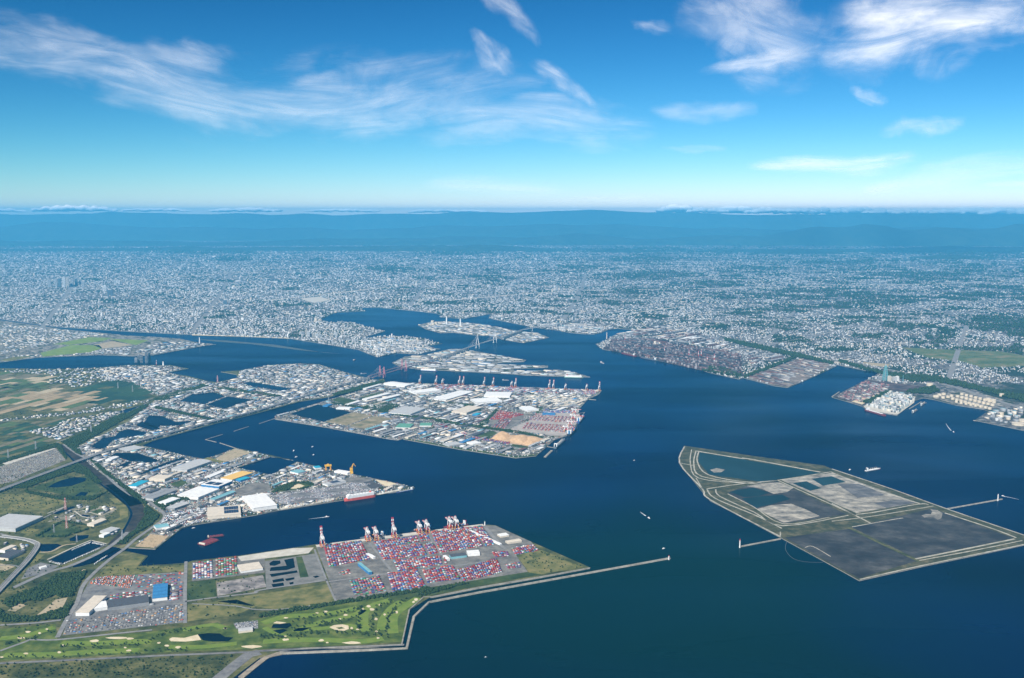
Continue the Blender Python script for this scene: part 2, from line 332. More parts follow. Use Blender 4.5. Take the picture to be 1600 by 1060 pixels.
# big container island
ISLE = V('e', 490, 345, 720, 275, 860, 232, 1000, 192, 1130, 148) + V('f', 0, 143, 640, 166, 1290, 190, 1270, 216, 1200, 250, 1150, 310, 1160, 350, 1130, 425, 1080, 462, 1010, 485, 900, 580, 780, 592, 440, 540, 110, 480) + V('e', 1220, 486, 1170, 481, 800, 412, 490, 362)
ISLEG = G(ISLE); sheet('island_land', ISLEG, LZ, INDUS, -3, WALL, ground=True)
PIER = V('k', 280, 625, 390, 575, 560, 560, 770, 510, 860, 510, 1400, 603, 1380, 618, 1120, 628, 1200, 640, 1580, 650, 1580, 666, 1290, 676, 1300, 694) + V('l', 0, 695, 280, 685, 430, 710, 545, 746, 320, 741, 0, 730) + V('k', 1280, 720, 1000, 705, 700, 690, 500, 680, 350, 660)
sheet('bridge_pier_land', PIER, LZ, INDUS, -3, WALL)
POWER = V('k', 495, 310, 560, 345, 680, 378, 800, 375, 960, 395, 1100, 402, 1200, 432, 1380, 462, 1590, 416, 1500, 380, 1300, 355, 1000, 300, 700, 280, 600, 288)
sheet('power_island_land', POWER, LZ, INDUS, -3, WALL)
PI = V('g', 145, 88, 105, 220, 280, 440, 350, 520, 905, 812, 1290, 1022) + V('h', 215, 1052, 760, 930, 1514, 772, 1590, 745, 1514, 692, 880, 478, 0, 170) + V('g', 1250, 245, 700, 170, 300, 110)
sheet('reclaimed_island', PI, LZ, mat('island_scrub', [(.022, .030, .013), (.055, .058, .026), (.14, .125, .07)], 70, detail=10), -3, WALL)
# ---- inland water, sheets on the land
def pond(pts, m=POND, name='basin'): return sheet(name, pts, LZ + .9, m, exc=True)
for q in (V('p', 190, 145, 240, 110, 440, 112, 640, 180, 600, 200, 520, 205, 470, 190, 370, 190, 280, 155), V('p', 470, 300, 580, 250, 700, 200, 860, 150, 890, 165, 700, 225, 600, 265, 500, 305),
          V('p', 240, 240, 310, 210, 350, 192, 390, 197, 330, 245),
          V('o', 890, 490, 960, 440, 1000, 412, 1120, 390, 1160, 350, 1240, 320, 1420, 350, 1440, 370, 1300, 395, 1200, 405, 1100, 430, 1060, 470, 1040, 500, 960, 522),
          V('d', 880, 340, 960, 345, 1040, 380, 1150, 372, 1060, 402, 950, 402, 930, 420, 850, 390), V('d', 930, 285, 1275, 360, 1262, 371, 918, 297), V('d', 840, 375, 900, 400, 960, 425, 900, 430, 800, 400),
          V('v', 320, 270, 400, 230, 530, 215, 610, 240, 480, 290), V('v', 490, 294, 620, 242, 780, 262, 600, 320), V('v', 720, 160, 760, 150, 1040, 195, 960, 207, 780, 180),
          V('o', 1150, 150, 1420, 78, 1440, 100, 1250, 168), V('r', 190, 330, 440, 245, 740, 315, 490, 400)):
    pond(q)
for q in (V('o', 460, 890, 520, 855, 600, 820, 730, 790, 840, 800, 830, 830, 700, 875, 560, 892), V('o', 720, 980, 790, 935, 860, 940, 835, 970, 780, 995), V('u', 490, 545, 680, 540, 740, 560, 600, 630, 500, 640, 460, 600),
          V('u', 820, 480, 900, 440, 1050, 435, 1040, 470, 900, 510, 830, 505), V('u', 580, 735, 850, 600, 1080, 505, 1250, 545, 1150, 590, 730, 775), V('u', 620, 180, 860, 95, 900, 105, 680, 190),
          V('u', 920, 205, 980, 190, 1080, 205, 1020, 225)):
    pond(q, POND, 'pond')
# ---- ground cover
strip('tidal_river', V('o', 600, 470, 690, 545, 780, 640, 900, 745, 1060, 870, 1220, 990, 1320, 1060) + V('p', 210, 400, 330, 490, 420, 590, 440, 670, 400, 780, 310, 880, 230, 960), 84, LZ + .5, DARKRIV)
strip('river_channel', V('o', 570, 490, 700, 610, 810, 720, 960, 840, 1120, 970, 1230, 1060) + V('p', 150, 430, 290, 530, 375, 640, 375, 710, 300, 850), 13, LZ + .9, POND)
sheet('river_bank', V('u', 1290, 0, 1400, 0, 1514, 120, 1514, 220, 1380, 270, 1180, 340, 1420, 220, 1410, 100), LZ + .35, DRY)
strip('canal', V('a', 690, 292, 600, 330, 500, 385, 430, 400), 55, LZ + 1.2, POND)
YAT = [(128, 716), (160, 742), (182, 758), (228, 787), (257, 807), (235, 834), (211, 854), (243, 858), (285, 825.5), (300, 821), (400, 805.6), (432, 798.6), (522, 784.2), (588, 773.6), (625, 768.6), (647, 763), (612, 754.3), (551, 742.4), (464, 723), (424, 743.4), (370, 732), (423, 715), (416, 711.2), (369, 701.6), (321, 719), (291, 713.6), (222, 697.5), (185, 700)]
sheet('pier_ground', YAT, LZ + .4, INDUS)
NORTHI = [(98, 690), (128, 716), (185, 700), (235, 690), (343, 660), (400, 646), (469, 627), (517, 619.6), (594, 596), (568, 590.6), (529, 579.6), (499, 570.8), (469, 569), (420, 571.8), (375, 580), (371, 591), (338, 600), (262, 583), (290, 577), (265, 572), (200, 572), (155, 576), (160, 592), (215, 612), (250, 620), (200, 660), (120, 700)]
sheet('timber_district_ground', NORTHI, LZ + .4, INDUS)
sheet('terminal_apron', V('t', 70, 285, 1470, 110, 1500, 120) + V('c', 660, 162, 870, 257, 905, 300, 780, 335, 850, 435, 480, 495) + V('t', 240, 752, 190, 600), LZ + .5, YARD)
sheet('quay_edge', V('t', 70, 283, 850, 182, 1460, 108, 1475, 122, 850, 205, 80, 300), LZ + .9, PALE)
sheet('terminal_grass', V('c', 780, 335, 930, 305, 1120, 385, 1180, 405, 930, 450, 860, 440), LZ + .6, DRY)
sheet('terminal_bank', V('c', 480, 495, 850, 437, 930, 452, 560, 518, 290, 572, 0, 620, 0, 575), LZ + .55, GRASS)
sheet('logistics_yard', V('a', 370, 812, 410, 700, 480, 580, 530, 490, 590, 465, 1090, 435, 1088, 735), LZ + .5, ASPH)
sheet('terminal_west_yard', V('b', 0, 380, 270, 345, 430, 345, 430, 440, 0, 492), LZ + .5, YARD)
sheet('quay_strip', V('b', 270, 345, 600, 295, 720, 292, 690, 325, 440, 355, 290, 372), LZ + .6, PALE)
sheet('bare_plot', V('b', 145, 500, 420, 455, 440, 525, 150, 580), LZ + .5, mat('bare_grey', [(.10, .095, .09), (.20, .18, .17), (.36, .33, .30)], 55))
sheet('pond_plot', V('b', 430, 372, 615, 345, 740, 325, 800, 480, 440, 540), LZ + .5, mat('plot_grey', [(.13, .13, .12), (.21, .205, .19)], 45))
sheet('grass_plot', V('b', 615, 348, 650, 345, 690, 465, 640, 470), LZ + .8, GRASS)
sheet('dry_field', V('b', 130, 610, 810, 505, 855, 612, 540, 665, 380, 640), LZ + .5, DRY)
sheet('dry_field', V('a', 1105, 500, 1275, 480, 1280, 585, 1105, 605), LZ + .5, GRASS); sheet('dry_field', V('a', 1110, 630, 1400, 600, 1514, 640, 1400, 690, 1110, 730), LZ + .5, DRY)
sheet('dry_field', V('a', 590, 450, 640, 400, 820, 345, 860, 345, 810, 405, 1090, 395, 1085, 432, 600, 462), LZ + .5, DRY)
for q in (V('b', 458, 385, 480, 370, 520, 370, 525, 385, 490, 400, 460, 398), V('b', 545, 365, 600, 355, 610, 410, 560, 425, 460, 432, 465, 410, 560, 400), V('b', 460, 450, 620, 428, 625, 440, 470, 466), V('b', 475, 485, 540, 473, 545, 490, 480, 500), V('b', 550, 478, 605, 468, 605, 480, 560, 490), V('b', 470, 510, 540, 500, 545, 518, 480, 528), V('b', 575, 500, 600, 495, 600, 508, 580, 512), V('b', 715, 465, 740, 458, 755, 465, 730, 472)):
    sheet('settling_pond', q, LZ + 1.1, BLACKP)
# fields left
for q in (V('a', 215, 530, 350, 455, 430, 465, 430, 480, 300, 552), V('a', 215, 695, 330, 600, 400, 588, 350, 690), V('a', 45, 665, 110, 625, 160, 630, 90, 670), V('a', 465, 440, 495, 420, 515, 425, 490, 438)): sheet('bare_field', q, LZ + .5, SOIL)
sheet('meadow', V('d', 0, 810, 260, 800, 400, 850, 370, 870, 250, 900, 0, 920), LZ + .4, DRY); sheet('meadow', V('u', 420, 460, 740, 285, 900, 330, 940, 380, 700, 470), LZ + .4, GRASS)
sheet('meadow', V('o', 300, 900, 560, 810, 850, 780, 1000, 920, 860, 990, 640, 960), LZ + .3, GRASS)
sheet('parking_lot', V('o', 0, 690, 540, 505, 650, 620, 480, 690, 300, 760, 140, 830, 0, 860), LZ + .5, YARD); sheet('embankment', V('o', 20, 655, 520, 500, 545, 512, 60, 672), LZ + 1.6, PALE)
sheet('plant_ground', V('u', 560, 280, 700, 200, 960, 60, 1030, 75, 1380, 110, 1330, 170, 1130, 330, 900, 290, 740, 270), LZ + .5, mat('plant_soil', [(.05, .07, .025), (.16, .15, .10), (.34, .31, .25)], 50))
strip('marina_quay', V('u', 560, 728, 850, 592, 1075, 498, 1100, 505, 1260, 540), 9, LZ + 1.6, PALE, smooth=False); strip('marina_quay', V('u', 570, 745, 730, 785, 1150, 598, 1262, 552), 12, LZ + 1.4, ASPH, smooth=False); strip('canal_quay', V('u', 470, 640, 610, 630, 750, 560, 900, 540), 14, LZ + 1.4, SOIL)
for q, mm in ((V('u', 960, 130, 1100, 85, 1180, 100, 1000, 165), GRASS), (V('u', 1060, 165, 1180, 125, 1260, 150, 1190, 190), GRASS), (V('u', 1240, 110, 1370, 120, 1330, 150, 1260, 135), SOIL), (V('u', 0, 100, 300, 60, 620, 90, 560, 130, 300, 150, 0, 190), DRY), (V('u', 240, 400, 340, 350, 470, 370, 330, 440), DRY), (V('u', 350, 650, 560, 640, 470, 720, 420, 760, 330, 780), DRY), (V('u', 330, 830, 480, 760, 700, 800, 560, 880, 250, 960), ASPH), (V('u', 0, 770, 180, 810, 60, 860, 0, 850), SOIL), (V('u', 0, 880, 90, 850, 20, 960), GRASS)): sheet('plot', q, LZ + .6, mm)
for pts in (V('u', 970, 140, 1200, 205, 1380, 130), V('u', 560, 180, 720, 120, 780, 95), V('u', 880, 150, 960, 210, 1120, 250)): strip('gravel_road', pts, 7, LZ + 1.3, PALE, smooth=False)
# golf course and sea wall
GOLF = V('a', 0, 775, 330, 745, 340, 842, 620, 815, 890, 790, 1290, 735) + V('b', 180, 760, 400, 712, 620, 665, 850, 622, 1140, 575, 1390, 552, 1290, 650, 1262, 760, 1245, 850, 900, 870, 400, 893, 0, 905) + V('a', 700, 928, 0, 962)
GOLFG = G(GOLF); sheet('golf_course', GOLFG, LZ + .5, TURF, ground=True)
for pts, w in ((V('b', 420, 740, 560, 700, 760, 690, 980, 650), 46), (V('b', 610, 790, 760, 735, 960, 690, 1010, 660), 40), (V('b', 1025, 790, 1010, 720, 1040, 650, 1180, 600), 48), (V('b', 1120, 780, 1130, 720, 1180, 650, 1240, 610), 40), (V('b', 1190, 800, 1190, 700, 1260, 640, 1340, 590), 46),
               (V('b', 420, 850, 600, 840, 800, 840, 1000, 848, 1130, 830), 44), (V('b', 600, 780, 780, 770, 930, 755, 990, 775), 34), (V('a', 360, 860, 560, 860, 760, 850, 900, 850), 46), (V('a', 20, 930, 300, 925, 560, 910, 820, 900), 44), (V('a', 0, 830, 120, 820, 240, 790, 320, 765), 40), (V('a', 1080, 780, 1250, 750, 1330, 770), 34), (V('a', 1000, 880, 1200, 880, 1400, 860), 36), (V('b', 430, 765, 470, 790, 560, 820), 26)):
    strip('fairway', pts, w, LZ + .9, FAIRWAY)
def ell(cx, cy, rx, ry, n=9, jit=.25):
    a0 = random.random() * 6
    return [(cx + rx * math.cos(a0 + 2 * math.pi * i / n) * random.uniform(1 - jit, 1 + jit), cy + ry * math.sin(a0 + 2 * math.pi * i / n) * random.uniform(1 - jit, 1 + jit)) for i in range(n)]
for x, y, rx, ry in ((165, 792, 17, 6), (278, 776, 8, 5), (235, 800, 9, 6), (126, 828, 22, 5), (372, 872, 10, 6), (155, 920, 15, 5), (350, 914, 13, 6), (560, 846, 30, 8), (770, 832, 20, 6), (740, 886, 8, 4), (762, 903, 15, 5), (940, 857, 11, 5), (986, 874, 13, 6), (1054, 884, 18, 7), (1332, 770, 10, 6), (690, 828, 60, 8), (10, 942, 10, 5)):
    p = V('a', x, y)[0]; sheet('sand_bunker', ell(p[0], p[1], rx / 3.785, ry / 3.785), LZ + 1.3, SAND)
for x, y, rx, ry in ((198, 770, 10, 6), (556, 709, 12, 4), (740, 680, 10, 4), (790, 672, 13, 5), (908, 692, 12, 6), (875, 715, 10, 4), (1010, 657, 8, 5), (1046, 640, 13, 7), (1064, 660, 14, 8), (1112, 632, 9, 5), (1088, 716, 10, 7), (1140, 690, 8, 6), (1210, 676, 9, 8), (1325, 602, 12, 8), (1310, 615, 8, 6), (552, 838, 22, 7), (550, 819, 10, 4), (764, 843, 15, 7), (800, 856, 9, 4), (948, 857, 52, 8), (945, 770, 8, 6), (980, 778, 10, 4), (1100, 828, 10, 5), (1090, 790, 9, 5), (350, 880, 55, 9)):
    p = V('b', x, y)[0]; sheet('sand_bunker', ell(p[0], p[1], rx / 3.785, ry / 3.785), LZ + 1.3, SAND)
sheet('sand_bunker', V('b', 812, 765, 840, 752, 890, 748, 925, 755, 928, 775, 900, 786, 850, 782), LZ + 1.3, SAND); sheet('bunker_island', V('b', 850, 768, 885, 764, 905, 772, 870, 776), LZ + 1.7, TURF)
sheet('sand_bunker', V('b', 480, 740, 500, 730, 560, 738, 520, 745), LZ + 1.3, SAND); sheet('sand_bunker', V('a', 1000, 835, 1020, 825, 1090, 828, 1170, 808, 1190, 840, 1100, 850, 1010, 848), LZ + 1.3, SAND)
for q in (V('a', 1170, 808, 1230, 800, 1300, 802, 1330, 822, 1380, 826, 1350, 848, 1260, 850, 1200, 842), V('b', 470, 768, 480, 748, 530, 745, 580, 740, 590, 755, 560, 772), V('b', 480, 785, 540, 775, 565, 782, 520, 805)):
    sheet('golf_pond', q, LZ + 1.5, BLACKP, exc=True)
strip('shore_road', V('a', 0, 978, 500, 955, 1000, 930, 1514, 910) + V('b', 400, 905, 800, 885, 1255, 868), 16, LZ + 1.0, ASPH, smooth=False)
strip('shore_road', V('a', 0, 905, 150, 850, 190, 838, 340, 838, 700, 800, 900, 780), 14, LZ + 1.0, ROADM)
strip('levee', V('b', 150, 1075, 240, 1000, 330, 930, 400, 912), 55, LZ + .8, ASPH, smooth=False); strip('beach', V('b', 290, 1058, 380, 985, 450, 935, 525, 915), 26, 3.2, mat('beach_sand', [(.20, .17, .13), (.34, .29, .22)], 20), thick=6)
# quay yards on the islands
def cover(name, q, m, z=.6, exc=False): return sheet(name, q, LZ + z, m, exc=exc)
cover('yard_ground', V('r', 500, 400, 760, 316, 930, 345, 690, 435), mat('field_tan', [(.10, .11, .05), (.24, .20, .12), (.34, .28, .18)], 110), exc=True); cover('yard_ground', V('r', 710, 436, 945, 350, 1115, 372, 850, 465), MATS['field_tan'], exc=True)
cover('yard_ground', V('r', 850, 470, 1130, 372, 1540, 400, 1180, 560), YARD, .5); cover('meadow', V('r', 555, 205, 640, 180, 815, 215, 690, 246), GRASS, exc=True); cover('meadow', V('r', 790, 190, 990, 135, 1020, 145, 860, 198), GRASS, exc=True)
cover('meadow', V('s', 380, 550, 520, 497, 575, 515, 500, 565), GRASS, exc=True); cover('meadow', V('s', 925, 325, 980, 285, 1000, 290, 950, 335), GRASS, exc=True); cover('meadow', V('s', 700, 640, 720, 622, 860, 645, 850, 665), GRASS, exc=True)
cover('quay_edge', V('f', 0, 144, 1288, 191, 1284, 198, 0, 152), PALE, .9); cover('quay_edge', V('f', 110, 480, 440, 540, 780, 592, 900, 580, 905, 570, 780, 582, 440, 530, 130, 476), GRASS, .9)
cover('pale_yard', V('s', 750, 200, 830, 170, 1020, 155, 1200, 160, 1420, 190, 1330, 270, 1180, 270, 940, 260, 900, 220, 760, 225), mat('pale_yard_mat', [(.34, .31, .25), (.55, .50, .42), (.64, .60, .52)], 60), .6)
cover('box_yard', V('s', 860, 410, 930, 340, 1320, 300, 1330, 380, 1300, 450, 1260, 520, 1190, 545, 1100, 545, 680, 490, 800, 430), mat('warm_yard', [(.28, .25, .23), (.42, .38, .34)], 50), .6, exc=True)
cover('box_yard', V('s', 500, 410, 600, 308, 830, 345, 780, 440, 650, 490, 520, 470), YARD, .5, exc=True)
cover('sand_yard', V('s', 510, 575, 620, 498, 690, 540, 830, 535, 1000, 575, 880, 645, 690, 615), mat('chip_ground', [(.42, .27, .15), (.58, .40, .24)], 30), .7, exc=True)
cover('pier_yard', V('q', 420, 430, 870, 360, 1180, 300, 1290, 355, 1220, 385, 900, 450, 480, 500), ASPH, .8, exc=True); cover('pier_yard', V('q', 1140, 325, 1230, 305, 1290, 355, 1200, 378), mat('dark_lot', [(.05, .052, .055), (.085, .085, .09)], 30), 1.2)
cover('pier_yard', V('q', 1000, 290, 1190, 285, 1230, 300, 1000, 330), YARD, .9, exc=True); cover('bare_plot', V('q', 1225, 300, 1400, 335, 1320, 360, 1290, 345), SAND, 1.0, exc=True); cover('bare_plot', V('q', -20, 140, 130, 60, 270, 90, 60, 165), SOIL, .8, exc=True); cover('meadow', V('p', 1050, 165, 1090, 150, 1260, 195, 1200, 205), DRY, .8, exc=True)
cover('meadow', V('p', 720, 400, 850, 360, 930, 385, 820, 425), GRASS, .8, exc=True); cover('quay_edge', V('q', 485, 520, 900, 447, 910, 462, 495, 540), PALE, .9); cover('quay_edge', V('q', 1240, 415, 1420, 378, 1430, 388, 1250, 425), PALE, .9)
cover('pier_yard', V('q', 260, 330, 400, 330, 420, 390, 350, 410, 180, 430, 130, 390), YARD, .8, exc=True); cover('park', V('q', 420, 395, 560, 335, 720, 325, 760, 350, 640, 385, 440, 410), GRASS, .9, exc=True); cover('ball_field', V('q', 545, 360, 590, 340, 640, 338, 680, 352, 640, 372, 580, 376), SAND, 1.3)
cover('soil_lot', V('p', 420, 975, 560, 860, 730, 880, 600, 985), mat('timber_soil', [(.30, .22, .13), (.48, .36, .22), (.14, .12, .07)], 25), .8, exc=True)
# reclaimed island basins and dykes
DYKE = mat('dyke_gravel', [(.20, .19, .14), (.36, .34, .28), (.50, .47, .40)], 60, detail=9)
cover('settling_basin', V('g', 268, 142, 600, 195, 1225, 303, 850, 362, 745, 372, 345, 318, 258, 215), TEALP, .6); cover('settling_basin', V('g', 488, 460, 640, 405, 880, 368, 1425, 630, 930, 705), DMUD, .5)
cover('settling_basin', V('g', 505, 455, 560, 440, 690, 420, 820, 460, 730, 490, 620, 495), TEALP, .8); cover('settling_basin', V('g', 600, 505, 740, 490, 920, 475, 985, 510, 860, 545, 700, 582), TEALP, .8)
cover('silt_flat', V('g', 715, 590, 830, 560, 990, 548, 1100, 590, 1215, 645, 1100, 670, 930, 698), PMUD, 1.0); cover('silt_flat', V('g', 640, 408, 760, 385, 900, 380, 1010, 420, 960, 455, 850, 470, 760, 430), PMUD, 1.0); cover('silt_flat', V('g', 350, 280, 400, 266, 470, 278, 440, 298, 380, 300), PMUD, 1.0)
cover('settling_basin', [(1220, 751), (1301, 740), (1434, 787), (1338, 803)], PMUD, .5); cover('settling_basin', V('g', 1000, 385, 1110, 370, 1230, 425, 1140, 445), TEALP, .8); cover('settling_basin', V('g', 1150, 350, 1310, 330, 1420, 375, 1240, 405), TEALP, .8)
cover('silt_flat', V('h', 40, 290, 230, 290, 420, 380, 200, 400), MUD, .8); cover('silt_flat', V('h', 330, 440, 540, 415, 660, 440, 430, 480), MUD, .8)
cover('settling_basin', V('h', 155, 632, 800, 482, 890, 520, 1430, 718, 660, 875), DMUD, .5); cover('settling_basin', [(1226, 841.5), (1329, 827.5), (1432, 878), (1342.5, 905), (1297, 881)], DMUD, .6); cover('silt_flat', V('h', 705, 540, 740, 528, 780, 530, 790, 505, 775, 492, 830, 498, 872, 520, 862, 560, 835, 573, 805, 558, 770, 550, 730, 556), PMUD, 1.0)
for pts, w in ((V('g', 240, 130, 600, 190, 640, 190, 1220, 298), 20), (V('g', 262, 135, 250, 215, 335, 318, 640, 375, 880, 362, 1310, 295), 12), (V('g', 240, 130, 222, 230, 280, 330, 640, 385, 750, 378), 12), (V('g', 205, 120, 195, 225, 260, 345, 620, 385), 10), (V('g', 150, 95, 110, 225, 290, 430, 350, 515, 905, 808), 14),
               (V('g', 325, 430, 600, 390, 880, 362), 12), (V('g', 325, 430, 390, 505, 710, 640, 915, 742), 11), (V('g', 395, 435, 430, 490, 700, 615, 925, 722, 1440, 640), 11), (V('g', 490, 470, 690, 570, 930, 706, 1290, 655), 9), (V('g', 890, 365, 1500, 640), 10), (V('h', 0, 445, 300, 598), 12), (V('h', 190, 530, 330, 515, 680, 450, 760, 455), 12), (V('h', 0, 200, 300, 320, 690, 445), 14),
               (V('h', 0, 585, 320, 545, 800, 465), 9), (V('h', 0, 172, 470, 330, 890, 482, 1514, 695), 12), (V('h', 160, 630, 480, 572, 560, 560), 9), (V('h', 890, 520, 1270, 645, 1450, 715), 12), (V('h', 650, 885, 1000, 815, 1440, 725), 16), (V('h', 690, 895, 1100, 820, 1500, 738), 9), (V('h', 220, 1045, 760, 925, 1514, 770), 12), (V('g', 905, 800, 905, 770), 9), (V('g', 1100, 895, 1160, 885, 1300, 965), 6), (V('g', 110, 225, 215, 245), 9), (V('g', 290, 430, 240, 345), 9)):
    strip('dyke_road', pts, w * .75, LZ + 1.7, DYKE, thick=1.5, exc=False)
strip('dyke', V('h', 120, 632, 400, 770, 690, 905), 14, LZ + 1.9, DARKGRASS, thick=1.6)
# mainland patches
cover('ore_ground', V('l', 650, 512, 740, 440, 900, 428, 1120, 440, 1400, 500) + V('m', 300, 400, 320, 585, 60, 545, -60, 520), STEELG, .5)
cover('steel_yard', V('m', 330, 585, 800, 425, 1060, 475, 930, 565, 700, 665, 580, 650), mat('steel_yard_mat', [(.10, .08, .07), (.20, .17, .15), (.32, .27, .23)], 80), .5); cover('coal_yard', V('n', 10, 640, 280, 500, 800, 560, 760, 600, 470, 590, 250, 710), STEELG, .5)
cover('soil_lot', V('n', 160, 680, 330, 620, 370, 640, 250, 705), SAND, .8); cover('refinery_ground', V('n', 260, 720, 480, 600, 690, 640, 680, 690, 540, 790, 300, 755), PALE, .6)
cover('tank_farm_ground', V('n', 830, 650, 1080, 570, 1520, 690, 1290, 740, 1030, 705), INDUS, .5); cover('meadow', V('n', 570, 230, 860, 245, 1400, 265, 1600, 300, 1600, 385, 1250, 402, 1080, 350, 800, 320), mat('valley_grass', [(.05, .085, .025), (.10, .13, .045), (.20, .17, .09)], 250), .8, exc=True)
cover('bare_plot', V('n', 220, 350, 480, 370, 460, 395, 330, 385), SOIL, .8, exc=True); cover('bare_plot', V('j', 900, 90, 1060, 75, 1170, 105, 1000, 130), PALE, .8, exc=True); cover('beach', V('j', 0, 398, 480, 410, 820, 425, 780, 416, 400, 402, 0, 390), SAND, .8)
cover('sandbar', V('j', 0, 425, 300, 440, 700, 475, 1100, 540, 1250, 550, 900, 520, 500, 470, 200, 448), mat('wet_sand', [(.05, .075, .08), (.09, .10, .10)], 80), -3.8)
for q in (V('i', 250, 690, 440, 640, 620, 640, 640, 660, 560, 685, 270, 712), V('i', 330, 635, 560, 590, 700, 595, 640, 615, 440, 638), V('i', 680, 600, 930, 610, 850, 640, 760, 620)): cover('rice_field', q, mat('ricefield', [(.12, .19, .03), (.20, .26, .05)], 120), .6, exc=True)
cover('bare_field', V('i', 580, 640, 700, 615, 830, 640, 640, 662), SOIL, .6, exc=True); cover('rice_field', V('i', 0, 735, 100, 712, 220, 708, 60, 740), DRY, .6, exc=True)
# ---- field parcels (one patchwork sheet)
def parcels(name, q, ab, cw, ch, pal, gap=4):
    g = G(q); exclude(g); A, B = W(*ab[0]), W(*ab[1]); d = (B - A); d.z = 0; d.normalize(); e = Vector((-d.y, d.x, 0))
    us = [(p - g[0]).dot(d) for p in g]; vs = [(p - g[0]).dot(e) for p in g]; b = MB(); n = 0
    v = min(vs)
    while v < max(vs):
        h = ch * random.uniform(.6, 1.5); u = min(us)
        while u < max(us):
            w = cw * random.uniform(.5, 1.7); c = g[0] + d * (u + w / 2) + e * (v + h / 2)
            if inside(g, np.array([c.x]), np.array([c.y]))[0] and random.random() < .93:
                vv = [c + d * x * (w - gap) / 2 + e * y * (h - gap) / 2 for x, y in ((-1, -1), (1, -1), (1, 1), (-1, 1))]
                b.add([(p.x, p.y, LZ + .8 + .002 * (n % 7)) for p in vv], [(0, 1, 2, 3)], random.choices(range(len(pal)), [1 + .6 * (i == 0) for i in range(len(pal))])[0]); n += 1
            u += w
        v += h
    return tag(b.build(name, pal), kind='structure')
TAN1 = mat('stubble', [(.27, .20, .11), (.38, .29, .17)], 60); TAN2 = mat('straw', [(.36, .29, .18), (.46, .38, .25)], 60); TAN3 = mat('fallow', [(.12, .11, .06), (.20, .17, .10)], 60)
GRN1 = mat('crop_green', [(.022, .055, .022), (.035, .075, .028)], 60); GRN2 = mat('crop_dark', [(.014, .042, .022), (.022, .055, .026)], 60); GRN3 = mat('crop_light', [(.06, .10, .03), (.10, .14, .045)], 60)
AX = (V('d', 0, 620)[0], V('d', 330, 510)[0])
parcels('farm_fields', V('d', 0, 215, 300, 188, 430, 180, 640, 235, 600, 270, 420, 315, 200, 300, 0, 345), AX, 230, 90, [TAN1, TAN2, TAN3, TAN1, GRN3])
parcels('farm_fields', V('d', 460, 180, 700, 132, 790, 150, 930, 222, 690, 280, 570, 240), AX, 260, 120, [GRN1, GRN2, GRN2])
parcels('farm_fields', V('d', 0, 395, 280, 370, 420, 352, 330, 400, 160, 440, 330, 495, 220, 535, 0, 605), AX, 160, 60, [GRN1, GRN3, DARKGRASS, GRN2, TAN3])
parcels('farm_fields', V('d', 0, 80, 330, 112, 280, 142, 0, 180), AX, 230, 100, [TAN2, GRN3, TAN3, GRASS]); parcels('farm_fields', V('d', 20, 150, 160, 145, 420, 165, 300, 180, 0, 205), AX, 150, 70, [GRN3, TAN3, GRASS])
# ---- roads
ROADS = [(V('o', 620, 470, 700, 530, 780, 580, 900, 640, 1000, 740, 1150, 880, 1300, 980) + V('p', 300, 420, 440, 510, 560, 570, 650, 640, 690, 680, 670, 730, 560, 810, 420, 910, 330, 990, 230, 1060) + V('a', 640, 370, 560, 440, 490, 520, 455, 620, 400, 710, 340, 825), 20),
         (V('a', 1100, 375, 1095, 560, 1095, 740), 16), (V('a', 1095, 612, 1300, 585, 1514, 560) + V('b', 400, 545, 800, 485), 14), (V('b', 0, 625, 250, 638, 380, 660, 560, 655, 850, 615, 1100, 570), 9), (V('u', 160, 1060, 560, 880, 860, 790, 1260, 600, 1514, 400), 26), (V('u', 180, 385, 520, 230, 780, 100), 12),
         (V('u', 0, 420, 250, 480, 400, 500), 14), (V('u', 200, 660, 100, 720), 9), (V('d', 0, 380, 400, 330, 700, 285, 870, 250, 1200, 150), 16), (V('d', 320, 505, 560, 420, 880, 262), 12), (V('p', 540, 560, 700, 500, 900, 410, 1100, 300, 1330, 220, 1510, 170), 14), (V('p', 700, 670, 1000, 590, 1380, 500, 1530, 460), 14), (V('q', 420, 410, 880, 350, 1000, 330), 12),
         (V('r', 450, 235, 800, 290, 1080, 330, 1600, 415) + V('s', 500, 490, 800, 535, 1010, 572), 18), (V('r', 1190, 555, 1330, 480, 1540, 395), 14), (V('s', 20, 130, 700, 160, 900, 200), 14), (V('s', 660, 490, 800, 400, 920, 340), 12), (V('s', 0, 260, 200, 250, 420, 300, 560, 310), 12), (V('r', 780, 120, 1100, 160, 1400, 210, 1590, 240), 12), (V('t', 60, 320, 170, 600, 240, 755), 10), (V('t', 1480, 130, 1600, 270) + V('c', 720, 300), 20),
         (V('t', 180, 590, 700, 520, 1150, 470, 1560, 410), 14), (V('t', 520, 270, 640, 420, 720, 520), 14), (V('t', 1000, 190, 1120, 370), 14), (V('a', 0, 752, 200, 740, 360, 722), 16), (V('a', 0, 398, 60, 395, 110, 405), 9)]
for pts, w in ROADS: strip('road', pts, w, LZ + 1.5, ROADM)
strip('road', V('l', 840, 225, 1000, 200, 1200, 175, 1340, 155), 60, LZ + 6, PALE, thick=5); strip('road', V('l', 120, 97, 600, 103, 1200, 95, 1600, 70), 55, LZ + 3, PALE)
